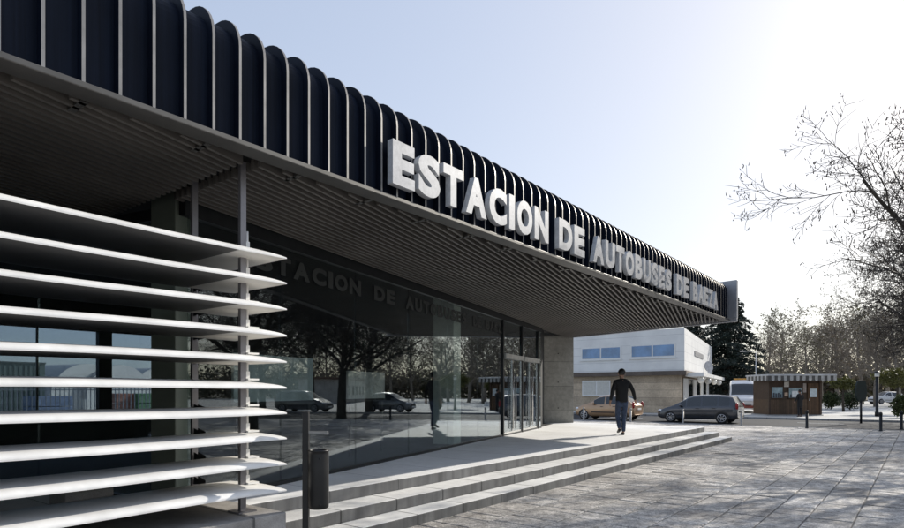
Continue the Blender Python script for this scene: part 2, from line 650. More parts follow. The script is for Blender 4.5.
# slatted soffits
def slats(y_lo, y_hi_fn, s_lo, s_hi, x_lo=-99.0, pitch=0.1015):
    m = MB()
    k = int(s_lo / pitch)
    rnd = random.Random(4)
    while k * pitch < s_hi:
        s = k * pitch
        u_start = (N2.x * s + P0.x - (FX - 0.17 - rnd.uniform(0, 0.05))) / (-U2.x)     # where the slat crosses the fascia line
        u_lo = (y_lo - P0.y - N2.y * s) / U2.y
        u0 = max(u_start, u_lo)
        u1 = y_hi_fn(s)
        if x_lo > -90:
            u1 = min(u1, (P0.x + N2.x * s - x_lo) / (-U2.x))
        if u1 > u0 + 0.1:
            w = 0.0165
            m.box(u0, u1, s - w, s + w, 3.63, 3.72, 0, lambda p: G(p.x, p.y, p.z))
        k += 1
    return m


def u_end(s):
    # intersection of the line at offset s with the far end edge
    lo, hi = -30.0, 10.0
    for _ in range(40):
        mid = (lo + hi) / 2
        q = G(mid, s)
        if q.y < end_y(q.x) - 0.02:
            lo = mid
        else:
            hi = mid
    return lo


JY = 3.02
part(slats(JY + 0.13, u_end, 0.05, 5.6), 'soffit', M_SLAT, label='slatted soffit over the entrance')
part(slats(YN, lambda s: (JY - P0.y - N2.y * s) / U2.y, -9.0, 2.0, -12.5), 'soffit', M_SLAT, label='slatted soffit behind the louvres')
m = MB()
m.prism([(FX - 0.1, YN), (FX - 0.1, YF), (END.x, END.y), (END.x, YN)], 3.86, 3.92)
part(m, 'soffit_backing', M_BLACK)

# glass front
UC = (3.30 - P0.y) / U2.y           # corner by the louvres
cuts = [UC, -12.5, -10.74, -8.98, -7.22, -5.46, -3.70]
for i in range(len(cuts) - 1):
    m = MB()
    m.box(cuts[i] + 0.008, cuts[i + 1] - 0.008, -0.008, 0.008, PZ + 0.02, 3.62, 0, lambda p: G(p.x, p.y, p.z))
    part(m, 'glass_pane', M_GLASS)
m = MB()
m.box(UC, 0.1, -0.035, 0.035, PZ + 0.001, PZ + 0.045, 0, lambda p: G(p.x, p.y, p.z))
part(m, 'sill_rail', M_FRAME)
m = MB()
m.box(UC - 0.05, 0.2, -0.06, 0.03, 3.50, 3.72, 0, lambda p: G(p.x, p.y, p.z))
part(m, 'head_rail', M_FRAME)
for u in (-3.70, -2.0, -0.31):
    m = MB()
    m.box(u - 0.035, u + 0.035, -0.05, 0.05, PZ + 0.001, 3.5, 0, lambda p: G(p.x, p.y, p.z))
    part(m, 'mullion', M_FRAME)
m = MB()
m.box(-0.274, 0.1, -0.008, 0.008, PZ + 0.046, 3.499, 0, lambda p: G(p.x, p.y, p.z))
part(m, 'glass_pane', M_GLASS)
for (a, b) in ((-3.70, -2.0), (-2.0, -0.31)):
    m = MB()
    m.box(a + 0.036, b - 0.036, -0.008, 0.008, 2.62, 3.5, 0, lambda p: G(p.x, p.y, p.z))
    part(m, 'fanlight', M_GLASS)
    m = MB()
    m.box(a + 0.036, b - 0.036, -0.06, 0.10, 2.50, 2.62, 0, lambda p: G(p.x, p.y, p.z))
    part(m, 'door_header', plain('door_header_metal', (0.42, 0.42, 0.41), 0.4, 0.5))
    mid = (a + b) / 2
    for (c, d, hs) in ((a + 0.04, mid - 0.006, 1), (mid + 0.006, b - 0.04, 0)):
        m = MB()
        m.box(c, d, -0.008, 0.008, PZ + 0.03, 2.49, 0, lambda p: G(p.x, p.y, p.z))
        dr = part(m, 'door', M_GLASS)
        m = MB()
        for e in (c + 0.02, d - 0.02):
            m.box(e - 0.02, e + 0.02, -0.025, 0.025, PZ + 0.011, 2.492, 0, lambda p: G(p.x, p.y, p.z))
        m.box(c + 0.041, d - 0.041, -0.024, 0.024, PZ + 0.011, PZ + 0.09, 0, lambda p: G(p.x, p.y, p.z))
        part(m, 'door_frame', M_STEEL, dr)
        e = d - 0.1 if hs else c + 0.1
        m = MB()
        m.tube([G(e, 0.07, PZ + 0.15), G(e, 0.07, 2.4)], 0.02, 10)
        for z in (PZ + 0.3, 2.25):
            m.tube([G(e, 0.0, z), G(e, 0.07, z)], 0.01, 6)
        part(m, 'handle', M_STEEL, dr)

# return glazing behind the louvres
for i in range(5):
    s0, s1 = -0.44 - i * 2.0, -0.44 - (i + 1) * 2.0
    m = MB()
    m.box(UC - 0.008, UC + 0.008, s1 + 0.008, s0 - 0.008, PZ + 0.02, 3.62, 0, lambda p: G(p.x, p.y, p.z))
    part(m, 'porch_pane', M_GLASS2)
m = MB()
m.box(UC - 0.03, UC + 0.03, -10.6, -0.44, PZ + 0.001, PZ + 0.05, 0, lambda p: G(p.x, p.y, p.z))
m.box(UC - 0.03, UC + 0.03, -10.6, -0.44, 3.5, 3.62, 0, lambda p: G(p.x, p.y, p.z))
part(m, 'porch_rail', M_FRAME)
# columns seen in and behind the glass
for (u, s, w, d, cm) in ((UC + 0.06, -0.25, 0.15, 0.18, M_INTCOL), (-6.3, -0.42, 0.2, 0.25, plain('pale_column', (0.84, 0.88, 0.82), 0.6, var=0.08))):
    m = MB()
    m.box(u - w, u + w, s - d, s + d, PZ + 0.001, 3.85, 0, lambda p: G(p.x, p.y, p.z))
    part(m, 'column', cm, bevel=0.01)

# interior
m = MB()
m.prism([(-16, G(UC, -10).y), tuple(G(UC + 0.06, -0.05)[:2]), tuple(G(0, -0.05)[:2]), (-10.4, 19.2), (-16, 21.5)], PZ + 0.002, PZ + 0.006)
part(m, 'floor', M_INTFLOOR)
XB = -16.0
m = MB()
m.box(XB - 0.2, XB, YN, 21.8, PZ, 1.17)
m.box(XB - 0.2, XB, YN, 21.8, 3.10, 3.858)
for (y0, y1) in ((YN, 1.2), (6.37, 6.67), (8.9, 21.8)):
    m.box(XB - 0.198, XB - 0.002, y0, y1, 1.171, 3.099)
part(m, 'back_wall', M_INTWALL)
for (y0, y1) in ((1.2, 6.37), (6.67, 8.9)):
    m = MB()
    m.box(XB - 0.11, XB - 0.1, y0, y1, 1.172, 3.098)
    w = part(m, 'back_window', M_CLEAR)
    n_ = 3 if y1 - y0 > 3 else 1
    for k in range(1, n_ + 1):
        yy = y0 + (y1 - y0) * k / (n_ + 1)
        m = MB()
        m.box(XB - 0.13, XB - 0.08, yy - 0.02, yy + 0.02, 1.173, 3.097)
        part(m, 'window_bar', M_FRAME, w)
m = MB()
q = G(0.1, -0.1)
m.prism([(q.x, q.y), (-10.9, 19.45), (-16, 21.6), (-16, 21.4), (-11.2, 19.2), (q.x - 0.2, q.y)], PZ, 3.858)
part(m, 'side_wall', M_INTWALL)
m = MB()                                      # unseen dark walls added so the porch glass mirrors no sky
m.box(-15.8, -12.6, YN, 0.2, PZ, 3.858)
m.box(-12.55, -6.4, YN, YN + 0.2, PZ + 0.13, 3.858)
part(m, 'porch_blocker', M_INTWALL)

# lettering on the glass
def glyph_mesh(ch, bold=0.052, depth=0.1):
    cu = bpy.data.curves.new('glyph', 'FONT')
    cu.body = ch
    cu.size = 1.0
    cu.offset = bold
    cu.extrude = depth
    cu.resolution_u = 5
    o = bpy.data.objects.new('glyph', cu)
    COL.objects.link(o)
    dg = bpy.context.evaluated_depsgraph_get()
    me = bpy.data.meshes.new_from_object(o.evaluated_get(dg))
    bpy.data.objects.remove(o)
    bpy.data.curves.remove(cu)
    me.materials.clear()
    return me


GLY = {}
for ch in 'ESTACIONDUBZ':
    if ch not in GLY:
        me = glyph_mesh(ch)
        xs = [v.co.x for v in me.vertices]
        ys = [v.co.y for v in me.vertices]
        GLY[ch] = (me, min(xs), max(xs), min(ys), max(ys))


def word_layout(word, gap=0.125):
    """relative widths of the letters in units of cap height"""
    out = []
    x = 0.0
    for ch in word:
        w = 0.27 if ch == 'I' else {'E': 0.68, 'T': 0.74, 'A': 0.86, 'S': 0.74, 'B': 0.74, 'Z': 0.74}.get(ch, 0.8)
        out.append((ch, x, w))
        x += w + gap
    return out, x - gap


def place_letter(ch, w, h, origin, ex, ey, ez, depth, name, mat, parent, ploc):
    me, x0, x1, y0, y1 = GLY[ch]
    me = me.copy()
    for v in me.vertices:
        cx = (v.co.x - x0) / (x1 - x0) * w
        cy = (v.co.y - y0) / (y1 - y0) * h
        cz = v.co.z / 0.1 * depth * 0.5 + depth * 0.5
        v.co = origin + ex * cx + ey * cy + ez * cz - ploc
    me.materials.append(mat)
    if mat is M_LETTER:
        me.materials.append(M_LETSHADE)
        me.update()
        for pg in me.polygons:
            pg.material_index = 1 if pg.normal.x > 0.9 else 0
            pg.use_smooth = False
    o = bpy.data.objects.new(name, me)
    COL.objects.link(o)
    o.parent = parent
    return o


EZ = Vector((0, 0, 1))
sign_loc = Vector((FX + 0.05, 10.6, 3.77))
sign = empty('station_sign', sign_loc, 0, 'raised metallic capital letters reading ESTACION DE AUTOBUSES DE BAEZA on the dark fascia', 'sign')
CAPH = 0.455
words = [('ESTACION', 4.46, 7.70), ('DE', 8.02, 8.88), ('AUTOBUSES', 9.2, 13.1), ('DE', 13.46, 14.32), ('BAEZA', 14.66, 16.85)]
for (w, y0, y1) in words:
    lay, tot = word_layout(w)
    k = (y1 - y0) / tot
    for (ch, x, wd) in lay:
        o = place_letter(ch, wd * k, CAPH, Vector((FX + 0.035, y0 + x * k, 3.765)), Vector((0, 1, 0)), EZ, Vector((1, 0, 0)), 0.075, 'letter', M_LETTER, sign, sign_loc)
        bv = o.modifiers.new('bevel', 'BEVEL')
        bv.width = 0.006
        bv.limit_method = 'ANGLE'
        bv.angle_limit = math.radians(60)
vinyl = None
for (w, u0, u1) in (('ESTACION', -13.3, -10.6), ('DE', -10.2, -9.5), ('AUTOBUSES', -9.1, -6.2), ('DE', -5.8, -5.25), ('BAEZA', -4.95, -3.5)):
    lay, tot = word_layout(w)
    k = (u1 - u0) / tot
    for (ch, x, wd) in lay:
        place_letter(ch, wd * k, 0.24, G(u0 + x * k, 0.012, 3.13), Vector((U2.x, U2.y, 0)), EZ, Vector((N2.x, N2.y, 0)), 0.004, 'glass_letter', M_VINYL, station, SL)

# concrete pier at the far end of the glass
pl, pr_ = world(3.30, 22.05), world(4.50, 22.3)
dv = (pr_ - pl).normalized()
nv = Vector((-dv.y, dv.x, 0))
m = MB()
q = [pl, pr_, pr_ + nv * 0.55, pl + nv * 0.55]
m.prism([(p.x, p.y) for p in q], PZ + 0.001, 3.66)
pier = part(m, 'pier', M_PIER, bevel=0.012)
for z in (1.0, 1.95, 3.0):
    m = MB()
    c = pl + dv * 0.62 + Vector((0, 0, z)) - nv * 0.003
    m.tube([c, c + nv * 0.02], 0.022, 12)
    part(m, 'tie_hole', M_BLACK, pier)

# notice board and a poster inside the lobby
for (u0, u1, z0, z1, s, mat, lab) in (
        (-12.6, -10.9, 1.5, 2.15, -0.7, plain('screen_blue', (0.40, 0.46, 0.48), 0.4, var=0.25, scale=3), 'pale blue information board standing inside the lobby behind the glass'),
        (-9.6, -8.3, 1.5, 2.0, -0.9, plain('map_white', (0.66, 0.66, 0.64), 0.5, var=0.3, scale=5), 'whitish map panel inside the lobby between the board and the column')):
    c = G((u0 + u1) / 2, s, PZ)
    b = empty('notice_board', c, math.atan2(U2.y, U2.x), lab, 'notice board')
    w = (u1 - u0) / 2
    m = MB(); m.box(-w, w, -0.02, 0.02, z0 - PZ, z1 - PZ); m.build('panel', mat, b)
    m = MB()
    m.box(-w - 0.04, w + 0.04, -0.03, 0.03, z1 - PZ, z1 - PZ + 0.05); m.box(-w - 0.04, w + 0.04, -0.03, 0.03, z0 - PZ - 0.05, z0 - PZ)
    m.build('frame', M_FRAME, b)
    for sx in (-1, 1):
        m = MB(); m.box(sx * (w - 0.1) - 0.025, sx * (w - 0.1) + 0.025, -0.025, 0.025, 0.008, z0 - PZ - 0.05); m.build('leg', M_FRAME, b)

# ------------------------------------------------------------------ louvre screen
XL0, XL1, YL1 = -4.53, -5.45, 3.38
louvre = empty('louvre_screen', (-5.0, 0, 0.572), 0, 'white horizontal sun louvre blades on slim grey posts on the stone plinth', 'louvre screen')
LL = Vector(louvre.location)
BZ = [2.875 - 0.2335 * k for k in range(10)]
secp = []
ch_ = XL0 - XL1
for d in (0.0, 0.003, 0.010, 0.022, 0.04, 0.06, 0.1, 0.17, 0.26, 0.36, 0.47, 0.6, 0.72, 0.83, ch_):
    t = d / ch_
    nosed = math.sqrt(max(0.0, 1 - (1 - min(1, d / 0.06)) ** 2))
    secp.append((XL0 - d, 0.031 * nosed * (1 - t) + 0.044 * math.sin(PI * t ** 0.85)))
for k, z in enumerate(BZ):
    m = MB()
    n = len(secp)
    ys = [-4.2 + 7.1 * i / 12 for i in range(12)] + [2.9 + 0.48 * math.sin(PI / 2 * i / 10) for i in range(11)]
    rnd = random.Random(k)
    sag = [0.006 * math.sin(1.9 * yy + k) for yy in ys]
    ring = []
    for yy, sg in zip(ys, sag):
        b = len(m.v)
        g_ = max(0.0, 1 - ((yy - 2.9) / 0.482) ** 2) ** 0.36 if yy > 2.9 else 1.0
        for (x, h) in secp:
            m.v.append((x, yy, z + h * g_ - 0.02 + sg))
        for (x, h) in reversed(secp[:-1]):
            m.v.append((x, yy, z - 0.02 - 0.010 + sg))
        ring.append(b)
    cnt = n + n - 1
    for i in range(len(ys) - 1):
        for j in range(cnt):
            j2 = (j + 1) % cnt
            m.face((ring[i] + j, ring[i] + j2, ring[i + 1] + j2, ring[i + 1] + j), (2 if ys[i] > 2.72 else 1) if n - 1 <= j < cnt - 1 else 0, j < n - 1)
    m.face(tuple(ring[0] + j for j in reversed(range(cnt))))
    m.face(tuple(ring[-1] + j for j in range(cnt)))
    o = m.build('blade', [M_WHITE, M_UNDERSHADE, M_TIPLIT], louvre)
    o.location = -LL
for (x, yy) in ((-4.80, 3.10), (-5.6, 3.09), (-4.80, -1.4), (-5.6, -1.4)):
    m = MB()
    m.box(x - 0.02, x + 0.02, yy - 0.028, yy + 0.028, 0.573, 3.70)
    m.box(x - 0.09, x + 0.09, yy - 0.09, yy + 0.09, 0.573, 0.585)
    po = m.build('post', M_POST, louvre)
    po.location = -LL
    if x > -5:
        for z in BZ:
            m = MB()
            m.box(x - 0.018, x + 0.018, yy + 0.0285, yy + 0.065, z + 0.03, z + 0.12)
            m.tube([(x, yy + 0.05, z + 0.03), (x, yy + 0.05, z + 0.2135)], 0.012, 8)
            m.box(x - 0.05, x + 0.05, yy + 0.0285, yy + 0.14, z + 0.04, z + 0.056)
            m.build('bracket', M_WHITE, po)
    else:
        for z in BZ:
            m = MB()
            m.poly([(x + 0.021, yy - 0.02, z - 0.03), (x + 0.17, yy - 0.02, z - 0.015), (x + 0.17, yy - 0.02, z + 0.02), (x + 0.03, yy - 0.02, z + 0.05)])
            m.poly([(x + 0.03, yy + 0.02, z - 0.03), (x + 0.03, yy + 0.02, z + 0.05), (x + 0.17, yy + 0.02, z + 0.02), (x + 0.17, yy + 0.02, z - 0.015)])
            m.build('bracket', M_FRAME, po)

sb_ = empty('stone_block', (-5.75, 2.15, 0.573), 0.1, 'pale stone block lying on the plinth behind the lowest louvre blades', 'stone block')
m = MB(); m.box(-0.14, 0.14, -0.2, 0.2, 0, 0.23); m.build('block', M_KERB, sb_, bevel=0.012)
m = MB(); m.box(-0.155, 0.155, -0.215, 0.215, 0.2305, 0.262); m.build('cap', M_PLINTH, sb_, bevel=0.008)

# ------------------------------------------------------------------ litter bin
lb = at(306, 5.5)
binr = empty('litter_bin', lb, A, 'dark cylindrical litter bin hung on a square post beside the steps', 'litter bin')
m = MB(); m.box(-0.028, 0.028, -0.028, 0.028, 0, 1.46); m.build('post', plain('bin_post', (0.02, 0.02, 0.021), 0.4, 0.4), binr, bevel=0.004)
m = MB()
m.lathe([(0.08, 0.585), (0.092, 0.60), (0.094, 0.63), (0.094, 1.08), (0.092, 1.10), (0.097, 1.105), (0.097, 1.118), (0.086, 1.118), (0.082, 1.10), (0.08, 0.65)], (0.118, -0.02, 0), 28)
m.build('bin_body', plain('bin_metal', (0.02, 0.02, 0.021), 0.36, 0.4), binr)
m = MB()
for z in (0.66, 1.04):
    m.box(0.0285, 0.06, -0.03, 0.03, z - 0.02, z + 0.02)
m.build('bracket', M_FRAME, binr)
m = MB()
m.box(0.0285, 0.20, -0.022, 0.022, 1.265, 1.285)
m.box(0.17, 0.20, -0.03, 0.03, 1.255, 1.264)
m.build('arm', plain('bin_arm', (0.3, 0.3, 0.3), 0.35, 0.7), binr)
m = MB()
for z in (0.63, 1.045):
    m.tube([(0.15, -0.110, z), (0.15, -0.117, z)], 0.009, 10)
m.build('rivet', M_BLACK, binr)

# ------------------------------------------------------------------ bollards
def bollard(h=0.78, r=0.055, mat=None):
    b = empty('bollard')
    m = MB()
    m.lathe([(r * 1.25, 0), (r * 1.25, 0.03), (r, 0.05), (r, h - 0.12)], (0, 0, 0), 16)
    m.build('shaft', mat, b)
    m = MB()
    m.lathe([(r * 1.12, h - 0.12), (r * 1.12, h - 0.05), (r * 0.9, h - 0.015), (r * 0.45, h)], (0, 0, 0), 16)
    m.build('cap', mat, b)
    return b


M_BOL = plain('bollard_iron', (0.02, 0.021, 0.023), 0.5, 0.4)
M_BOLG = plain('bollard_grey', (0.32, 0.31, 0.30), 0.5, 0.3)
bd, bg = None, None
bl = ['black iron bollard nearest the right edge of the plaza, standing on its own',
      'black iron bollard standing in front of the right end of the kiosk',
      'grey bollard to the right of the dark car, behind its rear bumper',
      'pale grey bollard in front of the front door of the dark car',
      'pale grey bollard beside the walking man, in front of the beige car',
      'pale grey bollard in front of the bonnet of the beige car']
for k in range(6):
    dark = k < 2
    if dark:
        b = bd if bd is None else copy_tree(bd)
        if bd is None:
            b = bd = bollard(mat=M_BOL)
    else:
        b = copy_tree(bg) if bg else bollard(0.74, 0.045, M_BOLG)
        bg = bg or b
    b.location = (-1.3 - 2.6 * k, 29.8 - (0.25 if k == 0 else 0), 0)
    tag(b, bl[k], 'bollard', 'bollards along the kerb')
b = copy_tree(bd)
b.location = at(901.5, 25.5)
b.rotation_euler.z = 0.4
tag(b, 'black bollard cut by the right edge of the picture', 'bollard', 'bollards along the kerb')

# ------------------------------------------------------------------ cars
def lerp(xs, ys, x):
    if x <= xs[0]:
        return ys[0]
    for i in range(len(xs) - 1):
        if x <= xs[i + 1]:
            t = (x - xs[i]) / (xs[i + 1] - xs[i])
            return ys[i] + (ys[i + 1] - ys[i]) * t
    return ys[-1]


def make_car(name, label, spec, paint, group=None, cat='car'):
    """body lofted along +x from nose (x=0) to tail; wheels, lamps and panes are parts"""
    root = empty(name, label=label, cat=cat, group=group)
    Ln, W = spec['len'], spec['w'] / 2
    zs_b, zs_t = spec['belt'], spec['top']
    st = set()
    for i in range(41):
        st.add(round(Ln * i / 40, 3))
    for (a, b) in spec['side']:
        st.add(a); st.add(b)
    for (a, b) in (spec['shield'], spec['rear']):
        st.add(a); st.add(b)
    st = sorted(st)
    st = [x for i, x in enumerate(st) if i == 0 or x - st[i - 1] > 0.012 or x in sum([list(p) for p in spec['side']], []) or x in spec['shield'] or x in spec['rear']]

    def ring(x):
        zb = lerp(spec['bot'][0], spec['bot'][1], x)
        bl_ = lerp(*zs_b, x)
        tp = lerp(*zs_t, x)
        wv = W * lerp(*spec['wid'], x)
        cab = max(0.0, min(1.0, (tp - bl_ - 0.05) / 0.35))
        wt = wv * (0.96 - spec['tumble'] * cab)
        h = []
        h.append((wv * 0.55, zb))
        h.append((wv * 0.93, zb + 0.02))
        h.append((wv * 0.985, zb + 0.12))
        h.append((wv, zb + (bl_ - zb) * 0.55))
        h.append((wv * 0.985, bl_ - 0.05))
        h.append((wv * 0.955, bl_ + 0.005))
        h.append((wt + (wv * 0.955 - wt) * 0.12, bl_ + (tp - bl_) * 0.83))
        h.append((wt * 0.9, tp - 0.012 - 0.02 * cab))
        h.append((wt * 0.6, tp))
        h.append((0.0, tp + 0.012))
        return h

    rings = [ring(x) for x in st]
    nose = spec.get('nose', 0.10)
    V = []
    nh = len(rings[0])
    full = 2 * nh - 1
    for x, h in zip(st, rings):
        row = []
        for j, (yy, z) in enumerate(h):
            # plan curvature of nose and tail
            k = (yy / W) ** 2
            dx = nose * k * max(0, 1 - x / 0.7) - spec.get('tailc', 0.06) * k * max(0, 1 - (Ln - x) / 0.5)
            row.append((x + dx, -yy, z))
        for j in range(nh - 2, -1, -1):
            yy, z = h[j]
            k = (yy / W) ** 2
            dx = nose * k * max(0, 1 - x / 0.7) - spec.get('tailc', 0.06) * k * max(0, 1 - (Ln - x) / 0.5)
            row.append((x + dx, yy, z))
        V.append(row)
    groups = {}

    def add(key, quad):
        groups.setdefault(key, MB()).poly(quad, 0, True)
    for i in range(len(st) - 1):
        xm = (st[i] + st[i + 1]) / 2
        for j in range(full - 1):
            quad = [V[i][j], V[i + 1][j], V[i + 1][j + 1], V[i][j + 1]]
            jj = min(j, full - 2 - j)
            key = 'body'
            if jj == 5:
                for k, (a, b) in enumerate(spec['side']):
                    if a <= xm <= b:
                        key = ('side_window', k, j < nh - 1)
            if jj >= 7:
                if spec['shield'][0] <= xm <= spec['shield'][1]:
                    key = 'windscreen'
                if spec['rear'][0] <= xm <= spec['rear'][1]:
                    key = 'rear_window'
            add(key, quad)
    body = groups.pop('body')
    body.poly(list(reversed(V[0])))
    body.poly(V[-1])
    off = Vector((-Ln / 2, 0, 0))

    def weld(o):
        bm = bmesh.new()
        bm.from_mesh(o.data)
        bmesh.ops.remove_doubles(bm, verts=bm.verts, dist=0.0005)
        bmesh.ops.recalc_face_normals(bm, faces=bm.faces)
        bm.to_mesh(o.data)
        bm.free()
        return o
    bo = weld(body.build('body', paint, root, off))
    for key, mb in groups.items():
        nm = key if isinstance(key, str) else key[0]
        o = weld(mb.build(nm, M_CARGLASS, root, off))
    # wheels
    for wx in spec['wheels']:
        zb = lerp(*spec['bot'], wx)
        for sy in (-1, 1):
            wv = W * lerp(*spec['wid'], wx)
            r = spec['wr']
            m = MB()
            m.tube([(0, -0.09, 0), (0, -0.075, 0), (0, 0.075, 0), (0, 0.09, 0)], [r - 0.03, r, r, r - 0.03], 26)
            ty = m.build('wheel', M_TYRE, root, (wx - Ln / 2, sy * (wv - 0.075), r))
            m = MB()
            m.tube([(0, sy * 0.091, 0), (0, sy * 0.093, 0)], [r * 0.2, r * 0.2], 14)
            for k in range(7):
                an = k * 2 * PI / 7
                c_, s_ = math.cos(an), math.sin(an)
                p1 = Vector((c_ * 0.05, sy * 0.098, s_ * 0.05))
                p2 = Vector((c_ * r * 0.66, sy * 0.094, s_ * r * 0.66))
                m.tube([p1, p2], [0.03, 0.024], 5)
            rim = [(math.cos(k * PI / 12) * r * 0.66, sy * 0.093, math.sin(k * PI / 12) * r * 0.66) for k in range(25)]
            m.tube(rim, 0.022, 5, cap=False)
            m.build('rim', M_RIM, ty)
            m = MB()                                     # dark arch around the wheel
            ra = r + 0.055
            pts = [(math.cos(t) * ra, math.sin(t) * ra) for t in [PI * k / 16 for k in range(17)]]
            pts = [(px, max(pz, -0.09)) for (px, pz) in pts]
            poly = [(-ra, -0.06)] + [p for p in reversed(pts)] + [(ra, -0.06)]
            m.poly([(p[0], sy * 0.0, p[1]) for p in (poly if sy > 0 else list(reversed(poly)))])
            m.build('wheel_arch', M_BLACKPL, root, (wx - Ln / 2, sy * (wv + 0.004), r))
    # lamps, plate, mirrors, bumper strip, handles
    hz = spec['lampz']
    for sy in (-1, 1):
        x = 0.12
        wv = W * lerp(*spec['wid'], 0.2)
        m = MB()
        m.sphere((0.26 - Ln / 2, sy * (wv * 0.86), hz), 0.1, 0, 12, 8, (2.0, 0.9, 0.8))
        m.build('headlight', M_LAMP, root)
        wv = W * lerp(*spec['wid'], Ln - 0.1)
        m = MB()
        m.sphere((Ln / 2 - 0.09, sy * (wv * 0.88), spec['tailz']), 0.1, 0, 10, 8, (0.8, 0.9, 2.2))
        m.build('tail_light', M_TAIL, root)
        mx = spec['shield'][0] + 0.42
        wv = W * lerp(*spec['wid'], mx)
        m = MB()
        m.sphere((mx - Ln / 2, sy * (wv + 0.07), lerp(*zs_b, mx) + 0.09), 0.09, 0, 10, 8, (0.9, 1.1, 0.8))
        m.build('mirror', paint if spec.get('mirpaint', True) else M_BLACKPL, root)
        for (a, b) in spec['handles']:
            m = MB()
            wv = W * lerp(*spec['wid'], a)
            z = lerp(*zs_b, a) - 0.12
            m.box(a - Ln / 2, b - Ln / 2, sy * (wv + 0.004) - 0.012, sy * (wv + 0.004) + 0.012, z - 0.015, z + 0.015)
            m.build('door_handle', M_BLACKPL if not spec.get('chrome') else M_STEEL, root)
        m = MB()
        wv = W * lerp(*spec['wid'], Ln / 2)
        zb = lerp(*spec['bot'], Ln / 2)
        m.box(spec['wheels'][0] + 0.45 - Ln / 2, spec['wheels'][1] - 0.45 - Ln / 2, sy * (wv + 0.006) - 0.01, sy * (wv + 0.006) + 0.01, zb + 0.24, zb + 0.30)
        m.build('trim_strip', M_BLACKPL, root)
    m = MB(); m.box(-Ln / 2 - 0.02, -Ln / 2 - 0.005, -0.26, 0.26, 0.36, 0.47); m.build('number_plate', M_PLATE, root)
    m = MB(); m.box(Ln / 2 + 0.005, Ln / 2 + 0.02, -0.26, 0.26, 0.62, 0.73); m.build('number_plate', M_PLATE, root)
    m = MB(); m.box(-Ln / 2 - 0.018, -Ln / 2 - 0.004, -W * 0.45, W * 0.45, 0.5, 0.6); m.build('grille', M_BLACKPL, root)
    return root


MPV = dict(len=4.35, w=1.76, tumble=0.20,
           bot=([0, 0.25, 4.0, 4.35], [0.30, 0.20, 0.20, 0.34]),
           belt=([0, 0.12, 0.5, 1.0, 2.0, 3.5, 4.1, 4.35], [0.52, 0.64, 0.76, 0.88, 0.95, 1.0, 1.02, 0.90]),
           top=([0, 0.1, 0.45, 0.95, 1.15, 1.75, 2.0, 2.5, 3.2, 3.8, 4.05, 4.3, 4.35], [0.60, 0.70, 0.84, 0.99, 1.12, 1.50, 1.585, 1.63, 1.63, 1.585, 1.52, 1.10, 0.94]),
           wid=([0, 0.15, 0.6, 1.2, 3.6, 4.2, 4.35], [0.70, 0.84, 0.96, 1, 1, 0.95, 0.86]),
           side=[(1.36, 1.66), (1.72, 2.46), (2.53, 3.3), (3.37, 3.92)], shield=(1.0, 1.86), rear=(4.04, 4.29),
           wheels=(0.85, 3.55), wr=0.315, lampz=0.68, tailz=0.98, handles=[(2.2, 2.38), (3.05, 3.23)])
HATCH = dict(len=3.75, w=1.68, tumble=0.22,
             bot=([0, 0.25, 3.5, 3.75], [0.30, 0.2, 0.2, 0.34]),
             belt=([0, 0.12, 0.5, 1.0, 2.0, 3.3, 3.75], [0.50, 0.62, 0.78, 0.88, 0.92, 0.96, 0.84]),
             top=([0, 0.08, 0.4, 0.85, 1.1, 1.6, 1.9, 2.4, 2.9, 3.2, 3.6, 3.75], [0.56, 0.66, 0.84, 0.96, 1.08, 1.40, 1.47, 1.48, 1.45, 1.36, 1.0, 0.86]),
             wid=([0, 0.15, 0.6, 1.2, 3.1, 3.6, 3.75], [0.68, 0.82, 0.96, 1, 1, 0.93, 0.82]),
             side=[(1.3, 1.98), (2.06, 2.75), (2.82, 3.05)], shield=(0.92, 1.66), rear=(3.1, 3.58),
             wheels=(0.72, 3.05), wr=0.295, lampz=0.66, tailz=0.9, handles=[(1.75, 1.92), (2.5, 2.66)])
VAN = dict(len=5.3, w=2.02, tumble=0.07,
           bot=([0, 0.25, 5.0, 5.3], [0.34, 0.25, 0.25, 0.36]),
           belt=([0, 0.2, 0.7, 1.2, 5.3], [0.75, 0.95, 1.15, 1.22, 1.25]),
           top=([0, 0.1, 0.35, 0.8, 1.0, 1.7, 1.95, 2.4, 5.1, 5.3], [0.86, 0.98, 1.10, 1.24, 1.36, 2.08, 2.22, 2.42, 2.44, 2.3]),
           wid=([0, 0.2, 0.7, 1.3, 5.0, 5.3], [0.80, 0.9, 0.97, 1, 1, 0.96]),
           side=[(1.55, 2.3), (2.6, 3.6)], shield=(0.9, 1.78), rear=(5.25, 5.29),
           wheels=(0.95, 4.2), wr=0.34, lampz=0.92, tailz=1.1, handles=[(2.2, 2.4)], mirpaint=False)


def paint(name, col, metal=0.35):
    M = Mat(name).set(0.28, metal, 0.5)
    f = M.noise(M.coord(), 2.2, 3)
    M.l(M.ramp(f, [(0.3, tuple(c * 0.9 for c in col)), (0.7, tuple(c * 1.1 for c in col))]), M.b.inputs['Base Color'])
    M.b.inputs['Coat Weight'].default_value = 0.8
    M.b.inputs['Coat Roughness'].default_value = 0.06
    return M.m


